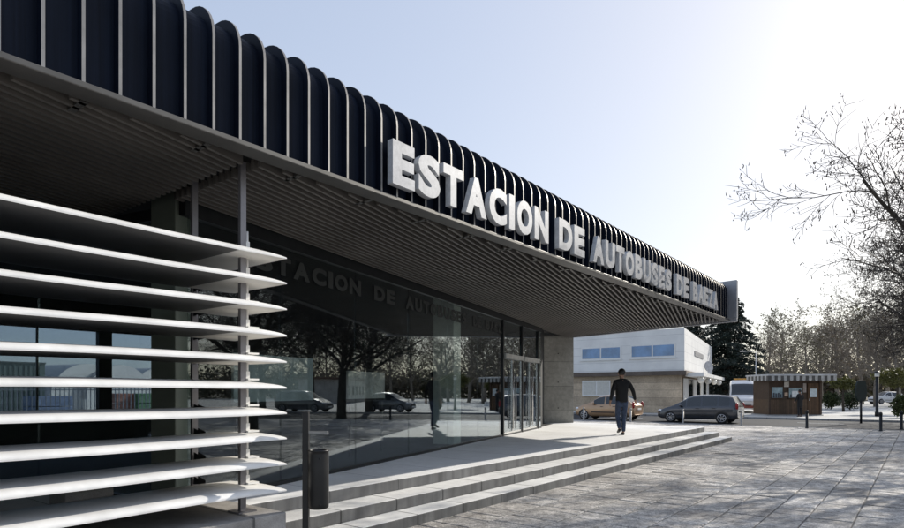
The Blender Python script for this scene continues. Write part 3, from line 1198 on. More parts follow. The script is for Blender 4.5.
c1 = make_car('parked_car', 'dark grey people carrier parked at the kerb between the white building and the kiosk', MPV, paint('paint_grey', (0.055, 0.06, 0.072)), 'cars parked along the kerb')
c1.location = (-9.05, 32.4, 0)
c1.scale = (0.925, 0.95, 0.87)
c2 = make_car('parked_car', 'small beige hatchback parked behind the walking man, by the concrete pier', HATCH, paint('paint_beige', (0.42, 0.27, 0.16)), 'cars parked along the kerb')
c2.location = (-13.9, 32.1, 0)
c2.scale = (0.95, 0.97, 0.94)
van = make_car('van', 'white high roofed van with a blue windscreen, facing the camera beside the kiosk', VAN, paint('paint_white', (0.75, 0.76, 0.77), 0.0), cat='van')
van.location = at(743, 45.8)
van.rotation_euler.z = A + PI / 2 - math.radians(24)
m = MB()
m.box(-0.55, -0.50, -0.78, 0.78, 2.06, 2.26)
o = m.build('roof_sign', plain('van_sign', (0.20, 0.23, 0.30), 0.5, var=0.5, scale=9), van)
m = MB()
m.box(-0.25, -0.05, -0.65, 0.65, 2.42, 2.54)
m.build('light_bar', plain('amber', (0.65, 0.33, 0.06), 0.3), van, bevel=0.03)
m = MB(); m.box(-2.70, -2.63, -0.8, 0.8, 0.36, 0.55); m.build('bumper', plain('bumper_red', (0.25, 0.06, 0.04), 0.5), van, bevel=0.02)
# cars out on the right, mirrored in the glass
for (x, yy, rz, src, lab, pc) in ((2.0, 42.0, 0.2, HATCH, 'grey hatchback parked out to the right, mirrored in the glass front', (0.16, 0.165, 0.17)),
                                  (8.5, 41.0, 0.15, MPV, 'grey people carrier parked out to the right, mirrored in the glass front', (0.15, 0.15, 0.15))):
    c = make_car('parked_car', lab, src, paint('paint_silver', pc), 'cars parked under the trees')
    c.location = (x, yy, 0)
    c.rotation_euler.z = rz
c = make_car('parked_car', 'white car far off among the trees behind the lamp post', HATCH, paint('paint_white_far', (0.7, 0.71, 0.73), 0.0), 'cars parked under the trees')
c.location = at(886, 72)
c.rotation_euler.z = 0.7

# ------------------------------------------------------------------ white building
cw = world(16.2, 42)
dl = world(-math.sin(math.radians(47)), math.cos(math.radians(47)))       # shaded face, to the left
dr = world(math.sin(math.radians(28)), math.cos(math.radians(28)))        # sunlit face
dl.z = dr.z = 0
wb = empty('white_building', cw, 0, 'two storey building with white upper box over a stone ground floor', 'building')


def WB(a, b, z):
    """a metres along the shaded face, b along the sunlit face"""
    return dl * a + dr * b + Vector((0, 0, z))


def wquad(mb, a0, a1, b0, b1, z0, z1):
    ps = [WB(a0, b0, 0), WB(a1, b0, 0), WB(a1, b1, 0), WB(a0, b1, 0)]
    mb.prism([(p.x, p.y) for p in reversed(ps)], z0, z1)


M_WPANEL = Mat('white_panel').set(0.5, 0, 0.4)
_p = M_WPANEL.pos()
_sp = M_WPANEL.n('ShaderNodeSeparateXYZ'); M_WPANEL.l(_p, _sp.inputs[0])
_d = M_WPANEL.math('ABSOLUTE', M_WPANEL.math('SUBTRACT', M_WPANEL.math('FRACT', M_WPANEL.math('DIVIDE', _sp.outputs[2], 0.62)), 0.5))
_c = M_WPANEL.ramp(M_WPANEL.noise(_p, 0.7, 5), [(0.3, (0.66, 0.66, 0.66)), (0.7, (0.80, 0.80, 0.79))])
_c = M_WPANEL.mix(_c, (0.5, 0.5, 0.51), M_WPANEL.math('GREATER_THAN', _d, 0.482))
M_WPANEL.l(_c, M_WPANEL.b.inputs['Base Color'])
M_WPANEL = M_WPANEL.m
M_BEIGE = concrete('beige_stone', (0.62, 0.50, 0.37), 0.55, 2, jw=0.01)
m = MB(); wquad(m, 0, 22, 0, 21.8, 3.02, 6.0); m.build('upper_storey', M_WPANEL, wb)
m = MB(); wquad(m, 0.25, 22, 0.3, 21, 0, 2.72); m.build('ground_storey', M_BEIGE, wb)
m = MB(); wquad(m, -0.15, 22.1, -0.15, 21.8, 2.72, 3.018); m.build('floor_band', concrete('band_brown', (0.16, 0.13, 0.11)), wb)
M_BLUEGL = plain('blue_window', (0.10, 0.22, 0.42), 0.12, 0.0, 0.35, 0.9, spec=0.8)
M_WFRAME = plain('window_frame_white', (0.72, 0.72, 0.71), 0.5, var=0.05)


def face_box(parent, name, mat, a0, a1, z0, z1, out, th=0.05, b=None, side='l', bevel=0.0):
    m = MB()
    if side == 'l':
        nrm = Vector((-dl.y, dl.x, 0))
        if nrm.dot(dr) > 0:
            nrm = -nrm
        p = [dl * a0 + nrm * out, dl * a1 + nrm * out, dl * a1 + nrm * (out - th), dl * a0 + nrm * (out - th)]
    else:
        nrm = Vector((dr.y, -dr.x, 0))
        if nrm.dot(dl) > 0:
            nrm = -nrm
        p = [dr * a0 + nrm * out, dr * a1 + nrm * out, dr * a1 + nrm * (out - th), dr * a0 + nrm * (out - th)]
    m.prism([(q.x, q.y) for q in p], z0, z1)
    o = m.build(name, mat, parent, bevel=bevel)
    bm = bmesh.new(); bm.from_mesh(o.data); bmesh.ops.recalc_face_normals(bm, faces=bm.faces); bm.to_mesh(o.data); bm.free()
    return o


def a_of(px):
    """distance along the shaded face for a picture column"""
    p = (px - 452) / F
    s47, c47 = math.sin(math.radians(47)), math.cos(math.radians(47))
    return (16.2 - p * 42) / (s47 + p * c47)


for (x0, x1) in ((674, 632), (620, 582.5)):
    a0, a1 = a_of(x0), a_of(x1)
    fr = face_box(wb, 'window', M_WFRAME, a0 - 0.12, a1 + 0.12, 3.98, 5.0, 0.03)
    mid = (a0 + a1) / 2
    for (q0, q1) in ((a0, mid - 0.06), (mid + 0.06, a1)):
        face_box(fr, 'pane', M_BLUEGL, q0, q1, 4.1, 4.88, 0.045)
    face_box(fr, 'sill', M_WFRAME, a0 - 0.2, a1 + 0.2, 3.92, 3.975, 0.09, 0.1)
fr = face_box(wb, 'window', M_WFRAME, a_of(609), a_of(581), 1.2, 2.4, -0.17, 0.1)
for (q0, q1) in ((a_of(608), a_of(596)), (a_of(594.5), a_of(582))):
    face_box(fr, 'blind', plain('blind_grey', (0.55, 0.54, 0.5), 0.6, var=0.1), q0, q1, 1.3, 2.3, -0.15, 0.1)
face_box(wb, 'lettering_strip', plain('strip_grey', (0.25, 0.25, 0.26), 0.5, var=0.5, scale=14), 6, 12.5, 4.35, 4.75, 0.06, 0.05, side='r')
face_box(wb, 'entrance_canopy', M_WFRAME, 0.5, 21, 2.62, 2.88, 1.2, 1.2, side='r')
nr_ = Vector((dr.y, -dr.x, 0))
if nr_.dot(dl) > 0:
    nr_ = -nr_
for b_ in (1.3, 6.5, 12, 17.5):
    c = dr * b_ + nr_ * 0.95 + Vector((0, 0, 2.36))
    m = MB(); m.sphere(c, 0.24, 0, 16, 10); m.build('globe_lamp', plain('globe_white', (0.85, 0.83, 0.78), 0.3, var=0.03), wb)
for k in range(7):
    face_box(wb, 'entrance_glazing', M_CARGLASS if k % 2 else M_WFRAME, 1.0 + k * 2.7, 3.2 + k * 2.7, 0.1, 2.5, -0.1, 0.1, side='r')
m = MB()
c = dr * 14 + nr_ * 0.3 + Vector((0, 0, 3.75))
m.lathe([(0.0, 0), (0.45, 0.0), (0.5, 0.1)], (0, 0, 0), 20)
o = m.build('satellite_dish', plain('dish_grey', (0.4, 0.4, 0.41), 0.5), wb)
o.location = c
o.rotation_euler = (math.radians(80), 0, math.radians(60))

# ------------------------------------------------------------------ kiosk
kc = at(787.5, 39.5)
kiosk = empty('kiosk', kc, A - math.radians(2), 'brown wooden kiosk with a fringed awning under the trees', 'kiosk')
M_KWOOD = wood_planks('kiosk_wood', (0.115, 0.07, 0.04))
M_KW2 = plain('kiosk_frame', (0.06, 0.034, 0.02), 0.6)
M_KGL = plain('kiosk_glass', (0.30, 0.40, 0.44), 0.2, 0.0, 0.4, 2.5)
m = MB()
m.box(-1.2, 2.15, 0.0, 2.2, 0.05, 1.05)
m.build('lower_wall', M_KWOOD, kiosk)
m = MB()
m.box(-1.2, 2.15, 0.05, 2.2, 1.051, 2.4)
m.build('upper_wall', M_KW2, kiosk)
for (x0, x1, z0, z1) in ((-1.0, -0.3, 1.15, 1.85), (0.1, 0.95, 1.15, 1.8)):
    m = MB(); m.box(x0, x1, 0.02, 0.06, z0, z1); w = m.build('serving_window', M_KGL, kiosk)
    m = MB()
    m.box(x0 - 0.06, x1 + 0.06, 0.0, 0.045, z1, z1 + 0.06); m.box(x0 - 0.06, x1 + 0.06, -0.08, 0.045, z0 - 0.06, z0)
    m.box(x0 - 0.06, x0, 0.0, 0.045, z0, z1); m.box(x1, x1 + 0.06, 0.0, 0.045, z0, z1)
    m.build('window_frame', M_KW2, w)
    m = MB()
    r = random.Random(int(x0 * 10))
    for k in range(5):
        xx = x0 + 0.08 + k * 0.15
        m.box(xx, xx + 0.1, 0.0, 0.018, z0 + 0.02, z0 + r.uniform(0.2, 0.42))
    m.build('display', plain('kiosk_stock', (0.05, 0.06, 0.08), 0.5, var=0.8, scale=12), w)
m = MB(); m.box(1.3, 2.0, -0.03, 0.049, 0.06, 2.1); d_ = m.build('door', wood_planks('kiosk_door_wood', (0.11, 0.06, 0.03)), kiosk)
m = MB(); m.box(1.42, 1.88, -0.04, -0.031, 1.2, 1.75); m.build('door_pane', plain('door_pane', (0.55, 0.62, 0.66), 0.3, var=0.15), d_)
m = MB(); m.box(1.36, 1.4, -0.07, -0.031, 0.95, 1.1); m.build('handle', M_STEEL, d_)
for (x0, x1, z0, z1, cc) in ((-0.2, 0.02, 1.25, 1.5, (0.5, 0.35, 0.25)), (0.28, 0.68, 1.2, 1.6, (0.75, 0.78, 0.8)), (-0.22, 0.1, 1.86, 2.2, (0.6, 0.55, 0.5)), (1.0, 1.2, 1.5, 2.1, (0.35, 0.3, 0.27))):
    m = MB(); m.box(x0, x1, -0.012, -0.002, z0, z1); m.build('poster', plain('poster', cc, 0.6, var=0.3, scale=7), kiosk)
m = MB(); m.box(-1.6, 2.75, -0.75, 2.5, 2.58, 2.68); m.build('roof', plain('kiosk_roof', (0.5, 0.5, 0.5), 0.6), kiosk, bevel=0.02)
m = MB()
nfl = 22
for k in range(nfl):
    x0 = -1.58 + k * 4.31 / nfl
    x1 = x0 + 4.31 / nfl - 0.004
    zl = 2.24
    pts = [(x0, -0.74, 2.578), (x1, -0.74, 2.578), (x1, -0.74, zl + 0.06), ((x0 + x1) / 2, -0.745, zl), (x0, -0.74, zl + 0.06)]
    m.poly(pts, k % 2)
    m.poly([(p[0], p[1] + 0.012, p[2]) for p in reversed(pts)], k % 2)
for sx in (-1.58, 2.73):
    for k in range(12):
        y0 = -0.72 + k * 0.26
        pts = [(sx, y0, 2.578), (sx, y0 + 0.255, 2.578), (sx, y0 + 0.255, 2.3), (sx, y0 + 0.127, 2.24), (sx, y0, 2.3)]
        m.poly(pts, k % 2)
m.build('awning_fringe', [plain('fringe_dark', (0.09, 0.085, 0.08), 0.7), plain('fringe_white', (0.42, 0.41, 0.39), 0.7)], kiosk)
m = MB(); m.box(-1.3, 2.25, -0.1, 2.3, 0.0, 0.049); m.build('base_slab', M_KERB, kiosk)
for sx in (-1.16, 2.11):
    m = MB(); m.box(sx - 0.07, sx + 0.07, -0.06, -0.001, 0.06, 2.57); m.build('corner_post', M_KW2, kiosk)

# ------------------------------------------------------------------ people
def skin_mesh(name, joints, edges, mat, parent, sub=2, root=0):
    me = bpy.data.meshes.new(name)
    me.from_pydata([j[0] for j in joints], edges, [])
    o = bpy.data.objects.new(name, me)
    COL.objects.link(o)
    sk = o.modifiers.new('skin', 'SKIN')
    sk.use_smooth_shade = True
    for i, j in enumerate(joints):
        r = j[1]
        me.skin_vertices[0].data[i].radius = (r, r) if isinstance(r, (int, float)) else r
        me.skin_vertices[0].data[i].use_root = (i == root)
    ss = o.modifiers.new('sub', 'SUBSURF')
    ss.levels = ss.render_levels = sub
    dg = bpy.context.evaluated_depsgraph_get()
    me2 = bpy.data.meshes.new_from_object(o.evaluated_get(dg))
    bpy.data.objects.remove(o)
    me2.name = name
    me2.materials.clear()
    me2.materials.append(mat)
    for p in me2.polygons:
        p.use_smooth = True
    o = bpy.data.objects.new(name, me2)
    COL.objects.link(o)
    o.parent = parent
    return o


M_SKIN = plain('skin', (0.32, 0.18, 0.12), 0.5, var=0.1)
M_HAIR = plain('hair_black', (0.008, 0.007, 0.006), 0.5)
M_SHOE = plain('shoe_black', (0.012, 0.012, 0.012), 0.4)


def make_person(label, shirt, trousers, pose, loc, rz, scale=1.0, coat=False):
    """faces +y; pose gives joint positions for each side"""
    r = empty('person', loc, rz, label, 'person')
    r.scale = (scale,) * 3
    P = pose
    J, E = [], []

    def chain(pts, start=None):
        last = start
        for p in pts:
            J.append(p)
            if last is not None:
                E.append((last, len(J) - 1))
            last = len(J) - 1
        return last
    pel = chain([((0, 0, 0.95), (0.12, 0.085))])
    waist = chain([((0, 0.0, 1.10), (0.11, 0.075))], pel)
    chest = chain([((0, 0.0, 1.30), (0.17, 0.11))], waist)
    sh = chain([((0, -0.01, 1.43), (0.13, 0.085))], chest)
    neck = chain([((0, 0.0, 1.50), 0.055), ((0, 0.015, 1.56), 0.058)], sh)
    head = chain([((0, 0.03, 1.63), (0.082, 0.096)), ((0, 0.02, 1.70), (0.078, 0.095)), ((0, 0.015, 1.74), (0.05, 0.06))], neck)
    tips = {}
    for sx in (-1, 1):
        a = P['arm'][0 if sx < 0 else 1]
        shd = (sx * 0.175, -0.01, 1.42)
        k = chain([(shd, 0.062), (a[0], 0.044), (a[1], 0.030)], sh)
        el, wr = Vector(a[0]), Vector(a[1])
        d = (wr - el).normalized()
        palm = wr + d * 0.055
        k = chain([(tuple(palm), (0.036, 0.024))], k)
        side = Vector((0, 1, 0)) - d * d.y
        side.normalize()
        inn = Vector((-sx, 0, 0))
        for fi, ln in enumerate((0.068, 0.078, 0.073, 0.058)):
            o_ = (1.5 - fi) * 0.017
            p1 = palm + d * 0.035 + side * o_
            p2 = p1 + d * ln * 0.55 + inn * 0.008
            p3 = p2 + d * ln * 0.4 + inn * 0.026
            chain([(tuple(p1), 0.0095), (tuple(p2), 0.0085), (tuple(p3), 0.007)], k)
        p1 = palm + side * 0.034 - d * 0.012
        p2 = p1 + side * 0.018 + d * 0.03 + inn * 0.012
        chain([(tuple(p1), 0.011), (tuple(p2), 0.009), (tuple(p2 + d * 0.025 + inn * 0.004), 0.007)], k)
        l = P['leg'][0 if sx < 0 else 1]
        k = chain([((sx * 0.09, 0, 0.90), 0.088), (l[0], 0.056), (l[1], 0.036)], pel)
        an = Vector(l[1])
        chain([(tuple(an + Vector((0, 0.06, -0.045 + l[2] * 0.0))), 0.036), (tuple(an + Vector((0, 0.15, -0.055 - l[2]))), 0.028)], k)
    body = skin_mesh('body', J, E, M_SKIN, r, 2)
    # shirt
    J, E = [], []
    t = chain([((0, 0, 0.86 if not coat else 0.55), (0.185, 0.140) if not coat else (0.2, 0.15)), ((0, 0, 1.06), (0.182, 0.138)), ((0, 0.0, 1.29), (0.205, 0.142)), ((0, -0.01, 1.42), (0.165, 0.115))])
    chain([((0, 0.0, 1.52), (0.072, 0.07))], t)
    for sx in (-1, 1):
        a = P['arm'][0 if sx < 0 else 1]
        el, wr = Vector(a[0]), Vector(a[1])
        chain([((sx * 0.175, -0.01, 1.415), 0.078), (tuple((Vector((sx * 0.175, -0.01, 1.415)) + el) / 2 + Vector((sx * 0.008, -0.008, 0))), 0.066), (a[0], 0.058), (tuple(el * 0.45 + wr * 0.55), 0.049), (tuple(wr + (wr - el) * -0.02), 0.041)], t)
    skin_mesh('shirt' if not coat else 'coat', J, E, shirt, r, 2, 1)
    J, E = [], []
    pel = chain([((0, 0, 0.99), (0.165, 0.122)), ((0, 0, 0.90), (0.165, 0.13))])
    for sx in (-1, 1):
        l = P['leg'][0 if sx < 0 else 1]
        kn, an = Vector(l[0]), Vector(l[1])
        hp = Vector((sx * 0.09, 0, 0.84))
        chain([(tuple(hp), 0.098), (tuple((hp + kn) / 2), 0.084), (l[0], 0.068), (tuple((kn + an) / 2), 0.064), (tuple(an + Vector((0, 0, -0.01))), 0.057)], pel)
    skin_mesh('trousers', J, E, trousers, r, 2)
    for sx in (-1, 1):
        l = P['leg'][0 if sx < 0 else 1]
        an = Vector(l[1])
        J, E = [], []
        heel = an + Vector((0, -0.035, -0.045 + l[2] * 0.4))
        toe = an + Vector((0, 0.16, -0.055 - l[2]))
        chain([(tuple(heel), (0.04, 0.045)), (tuple((heel + toe) / 2), (0.044, 0.04)), (tuple(toe), (0.036, 0.03))])
        skin_mesh('shoe', J, E, M_SHOE, r, 2)
    # hair: cap over the back and top of the head
    m = MB()
    m.sphere((0, 0.004, 1.685), 0.1, 0, 18, 12, (0.97, 1.10, 1.07))
    hair = m.build('hair', M_HAIR, r)
    bm = bmesh.new(); bm.from_mesh(hair.data)
    kill = [v for v in bm.verts if v.co.z < 1.60 or (v.co.y > 0.045 and v.co.z < 1.715)]
    bmesh.ops.delete(bm, geom=kill, context='VERTS')
    bm.to_mesh(hair.data); bm.free()
    # face
    for sx in (-1, 1):
        m = MB(); m.sphere((sx * 0.033, 0.118, 1.66), 0.012, 0, 8, 6); m.build('eye', M_HAIR, r)
        m = MB(); m.sphere((sx * 0.096, 0.02, 1.645), 0.03, 0, 8, 6, (0.35, 0.7, 1.1)); m.build('ear', M_SKIN, r)
    m = MB(); m.sphere((0, 0.13, 1.625), 0.016, 0, 8, 6, (0.9, 1.1, 1.5)); m.build('nose', M_SKIN, r)
    m = MB(); m.sphere((0, 0.115, 1.582), 0.02, 0, 8, 6, (1.3, 0.6, 0.3)); m.build('mouth', plain('lips', (0.2, 0.08, 0.07), 0.5), r)
    return r


walk = dict(arm=[((-0.275, -0.05, 1.16), (-0.30, 0.03, 0.92)), ((0.295, -0.06, 1.16), (0.36, -0.02, 0.93))],
            leg=[((-0.085, 0.10, 0.50), (-0.06, 0.0, 0.17), 0.06), ((0.07, 0.05, 0.49), (0.035, -0.02, 0.08), 0.0)])
stand = dict(arm=[((-0.27, 0.02, 1.16), (-0.2, 0.2, 1.0)), ((0.27, 0.0, 1.16), (0.25, 0.18, 1.02))],
             leg=[((-0.095, 0.02, 0.49), (-0.1, 0.0, 0.08), 0.0), ((0.095, 0.02, 0.49), (0.1, 0.0, 0.08), 0.0)])
walk['arm'] = [tuple(walk['arm'][0]), tuple(walk['arm'][1])]
M_DENIM = plain('denim', (0.03, 0.047, 0.088), 0.8, var=0.35, scale=14)
M_SHIRT = plain('shirt_black', (0.006, 0.006, 0.007), 0.85, var=0.3, scale=9)
pw = world(4.58, 16.25)
make_person('man in black shirt and blue jeans walking away across the platform', M_SHIRT, M_DENIM, walk, (pw.x, pw.y, PZ + 0.002), A + math.radians(4), 1.0)
pk = at(800, 37.6)
make_person('person in a long dark coat standing at the kiosk window', plain('coat_black', (0.008, 0.008, 0.009), 0.8), plain('trousers_black', (0.008, 0.008, 0.01), 0.8), stand, (pk.x, pk.y, 0.002), A + 0.3, 0.95, True)

# ------------------------------------------------------------------ lamps and signs
lp = at(877, 38)
lamp = empty('street_lamp', lp, 0, 'short dark lamp post with a flat lantern in front of the far trees', 'street lamp')
m = MB(); m.lathe([(0.12, 0), (0.12, 0.25), (0.085, 0.3), (0.08, 2.5)], (0, 0, 0), 14); m.build('pole', M_BOL, lamp)
m = MB(); m.lathe([(0.1, 2.5), (0.13, 2.52), (0.13, 2.72)], (0, 0, 0), 14); m.build('lantern', plain('lantern', (0.6, 0.6, 0.58), 0.3), lamp)
m = MB(); m.lathe([(0.2, 2.72), (0.2, 2.76), (0.06, 2.86)], (0, 0, 0), 14); m.build('cap', M_BOL, lamp)
lp = at(756, 52)
lamp2 = empty('street_lamp', lp, A, 'tall thin street lamp with a single arm in front of the dark cedar', 'street lamp')
m = MB(); m.tube([(0, 0, 0), (0, 0, 5.0)], [0.07, 0.045], 10); m.build('pole', plain('lamp_grey', (0.35, 0.36, 0.37), 0.4, 0.5), lamp2)
m = MB(); m.tube([(0, 0, 4.95), (-0.5, 0, 5.0), (-0.9, 0, 5.0)], 0.03, 8); m.build('arm', plain('lamp_grey', (0.35, 0.36, 0.37), 0.4, 0.5), lamp2)
m = MB(); m.box(-1.35, -0.88, -0.09, 0.09, 4.96, 5.05); m.build('lamp_head', plain('lamp_head', (0.5, 0.5, 0.5), 0.4), lamp2, bevel=0.02)
lp = at(861, 30)
sg = empty('sign_post', lp, A + 0.3, 'dark oval sign board on a short post near the right edge', 'sign')
m = MB(); m.tube([(0, 0, 0), (0, 0, 1.2)], 0.05, 10); m.build('pole', M_BOL, sg)
m = MB()
pts = []
for k in range(20):
    an = 2 * PI * k / 20
    pts.append((0.34 * math.copysign(abs(math.cos(an)) ** 0.6, math.cos(an)), 1.62 + 0.52 * math.copysign(abs(math.sin(an)) ** 0.6, math.sin(an))))
b0 = len(m.v)
m.poly([(p[0], -0.04, p[1]) for p in pts])
m.poly([(p[0], 0.04, p[1]) for p in reversed(pts)])
for k in range(20):
    k2 = (k + 1) % 20
    m.poly([(pts[k][0], -0.04, pts[k][1]), (pts[k][0], 0.04, pts[k][1]), (pts[k2][0], 0.04, pts[k2][1]), (pts[k2][0], -0.04, pts[k2][1])])
m.build('board', plain('board_green', (0.012, 0.022, 0.018), 0.6), sg)

# ------------------------------------------------------------------ trees
def rand_dir(rnd):
    while True:
        v = Vector((rnd.uniform(-1, 1), rnd.uniform(-1, 1), rnd.uniform(-1, 1)))
        if 0.05 < v.length < 1:
            return v.normalized()


def grow(br, start, d, length, r0, level, maxlev, rnd, P, tips):
    nseg = max(3, int(length / P['seg'][min(level, len(P['seg']) - 1)]))
    pts = [start.copy()]
    rad = [r0]
    d = d.normalized()
    p = start.copy()
    r_end = r0 * P['taper'][min(level, len(P['taper']) - 1)]
    for i in range(nseg):
        t = (i + 1) / nseg
        d = (d + rand_dir(rnd) * P['wander'][min(level, len(P['wander']) - 1)] + Vector((0, 0, P['up'][min(level, len(P['up']) - 1)])) * (1 / nseg)).normalized()
        p = p + d * (length / nseg)
        pts.append(p.copy())
        rad.append(r0 + (r_end - r0) * t)
    sides = P['sides'][min(level, len(P['sides']) - 1)]
    br[0 if level == 0 else 1].tube(pts, rad, sides, 0 if level < 2 else 1, cap=(level < 2))
    if level >= maxlev:
        tips.append((pts[-1], d))
        return
    nch = P['kids'][level]
    nch = rnd.randint(nch[0], nch[1])
    for k in range(nch):
        t = P['from'][level] + (1 - P['from'][level]) * (k + rnd.random() * 0.8) / nch
        t = min(t, 0.99)
        fi = t * nseg
        i = int(fi)
        q = pts[i].lerp(pts[min(i + 1, nseg)], fi - i)
        dd = (pts[min(i + 1, nseg)] - pts[i]).normalized()
        az = k * 2.399 + rnd.uniform(-0.5, 0.5)
        x = dd.orthogonal().normalized()
        y_ = dd.cross(x)
        sp = P['spread'][level] * rnd.uniform(0.75, 1.2)
        nd = dd * math.cos(sp) + (x * math.cos(az) + y_ * math.sin(az)) * math.sin(sp)
        ln = length * P['ratio'][level] * rnd.uniform(0.65, 1.15) * (1.0 - 0.35 * max(0, t - 0.4))
        rr = (rad[i]) * P['rr'][level]
        grow(br, q, nd, ln, max(rr, P['minr']), level + 1, maxlev, rnd, P, tips)


def bare_tree(name, seed, h, P, bark_m, twig_m, maxlev, tassel=0.0, lean=(0, 0), leaf=None, nleaf=0):
    rnd = random.Random(seed)
    root = empty(name)
    br = [MB(), MB()]
    tips = []
    grow(br, Vector((0, 0, -0.05)), Vector((lean[0], lean[1], 1)), h, P['r0'], 0, maxlev, rnd, P, tips)
    br[0].build('trunk', [bark_m, bark_m], root)
    cr = br[1]
    if tassel:
        for (p, d) in tips:
            if rnd.random() < tassel:
                for _ in range(rnd.randint(1, 3)):
                    o = p + rand_dir(rnd) * 0.08
                    cr.tube([o, o + Vector((rnd.uniform(-.02, .02), rnd.uniform(-.02, .02), rnd.uniform(-0.02, .06))), o + Vector((rnd.uniform(-.04, .04), rnd.uniform(-.04, .04), rnd.uniform(0.03, 0.12)))], [0.005, 0.013, 0.004], 4, 2, cap=False)
    if leaf:
        for _ in range(nleaf):
            p, d = tips[rnd.randrange(len(tips))]
            o = p + rand_dir(rnd) * rnd.uniform(0, 0.22)
            a = rand_dir(rnd) * rnd.uniform(0.06, 0.15)
            b = a.orthogonal().normalized() * rnd.uniform(0.05, 0.12)
            cr.poly([o - a, o + b, o + a, o - b], 2)
    cr.build('crown', [bark_m, twig_m, leaf or M_SEED], root)
    return root


PLANE = dict(seg=[0.5, 0.4, 0.3, 0.22, 0.15], taper=[0.45, 0.3, 0.3, 0.35, 0.5], wander=[0.05, 0.13, 0.2, 0.24, 0.28], up=[0.0, 0.15, 0.0, -0.1, 0.1],
             sides=[10, 7, 5, 4, 3], kids=[(10, 12), (9, 11), (9, 11), (7, 9)], spread=[0.95, 0.8, 0.75, 0.7], ratio=[0.95, 0.58, 0.5, 0.42],
             rr=[0.55, 0.5, 0.5, 0.6], minr=0.0075, r0=0.27)
PLANE['from'] = [0.42, 0.2, 0.15, 0.15]
t1 = bare_tree('plane_tree', 11, 5.6, PLANE, M_BARK, M_TWIG, 4, 0.6)
t1.location = (1.85, 19.95, 0)
t1.rotation_euler.z = math.radians(240)
t1.scale = (1.05, 1.05, 0.93)
tag(t1, 'large bare tree whose twigs reach in from the right edge', 'tree', 'bare trees on the plaza')
c = copy_tree(t1)
c.location = at(985, 23)
c.rotation_euler.z = 1.0
c.scale = (1.1, 1.1, 0.92)
tag(c, 'second bare tree behind the large one, its twigs thickening the right edge', 'tree', 'bare trees on the plaza')
# the trees mirrored in the glass
for (x, y, rz, s, lab) in ((3.4, 41.0, 1.7, 1.12, 'bare tree off to the right, mirrored near the middle of the glass front'),
                           (9.4, 36.0, 2.9, 0.95, 'bare tree off to the right, mirrored in the glass front beside the louvres'),
                           (12.5, 52.0, 4.4, 1.4, 'tall bare tree beyond the parked cars, mirrored in the glass front')):
    c = copy_tree(t1)
    c.location = (x, y, 0)
    c.rotation_euler.z = rz
    c.scale = (s,) * 3
    tag(c, lab)

WOOD = dict(seg=[0.9, 0.7, 0.5, 0.35], taper=[0.3, 0.3, 0.35, 0.5], wander=[0.06, 0.14, 0.2, 0.25], up=[0, 0.35, 0.2, 0.1],
            sides=[8, 5, 4, 3], kids=[(12, 15), (8, 10), (8, 10)], spread=[0.75, 0.7, 0.7], ratio=[0.48, 0.55, 0.5], rr=[0.5, 0.5, 0.55], minr=0.02, r0=0.24)
WOOD['from'] = [0.28, 0.2, 0.15]
w1 = bare_tree('bare_tree', 3, 9.0, WOOD, M_BARKHAZE, M_BARKHAZE, 3, 0, leaf=M_DRY, nleaf=200)
w2 = bare_tree('bare_tree', 8, 8.0, WOOD, M_BARKHAZE, M_BARKHAZE, 3, 0, (0.08, 0.05), leaf=M_DRY, nleaf=500)
w3 = bare_tree('bare_tree', 21, 10.0, WOOD, M_BARKHAZE, M_BARKHAZE, 3, 0, (-0.06, 0.04), leaf=M_DRY2, nleaf=1800)
spots = [(768, 74, 0, 0.86), (789, 88, 1, 1.0), (806, 66, 2, 0.72), (822, 80, 0, 1.0), (838, 64, 1, 1.0), (850, 92, 2, 1.2), (862, 70, 0, 0.98), (876, 60, 1, 0.95),
         (889, 78, 2, 1.05), (899, 58, 0, 0.9), (912, 66, 1, 1.05), (930, 60, 2, 1.0), (950, 72, 0, 1.1), (975, 62, 1, 1.0), (1010, 70, 0, 1.15), (1060, 66, 2, 1.0), (1120, 70, 1, 1.2), (1190, 66, 0, 1.1),
         (1290, 62, 1, 1.2), (1420, 60, 2, 1.1), (780, 105, 2, 1.3), (830, 108, 1, 1.5), (870, 105, 0, 1.45)]
ords = ['first', 'second', 'third', 'fourth', 'fifth', 'sixth', 'seventh', 'eighth', 'ninth', 'tenth']
for i, (px, D, k, s) in enumerate(spots):
    src = (w1, w2, w3)[k]
    first = not src.get('label')
    c = src if first else copy_tree(src)
    c.location = at(px, D)
    c.rotation_euler.z = (i * 2.3) % 6.28
    c.scale = (s * 1.05, s * 1.05, s * 0.93)
    if px < 905 and i < 20:
        lab = '%s tree from the left in the brown wood behind the kiosk, %s' % (ords[i], ['with dry brown twigs', 'slender and bare', 'with thin green foliage'][k])
    elif px < 905:
        lab = 'taller tree at the back of the wood, %s' % ['behind the lamp post', 'behind the right end of the kiosk', 'behind the left end of the kiosk'][(22 - i)]
    else:
        lab = 'bare winter tree beyond the right edge of the plaza, mirrored in the glass front'
    tag(c, lab, 'tree', 'trees of the wood' if px < 905 else 'trees beyond the right edge')


def leaf_cloud(mb, rnd, n, c, r, size, mi=0, shell=0.55, flat=1.0):
    for _ in range(n):
        d = rand_dir(rnd)
        q = rnd.uniform(shell, 1.0)
        bump = 1 + 0.35 * noise.noise(Vector((d.x * 2 + c[0], d.y * 2 + c[1], d.z * 2)))
        o = Vector((c[0] + d.x * r[0] * q * bump, c[1] + d.y * r[1] * q * bump, c[2] + d.z * r[2] * q * bump))
        a = rand_dir(rnd) * size * rnd.uniform(0.6, 1.3)
        b = a.orthogonal().normalized() * size * 0.5
        a.z *= flat
        mb.poly([o - a, o + b, o + a, o - b], mi)


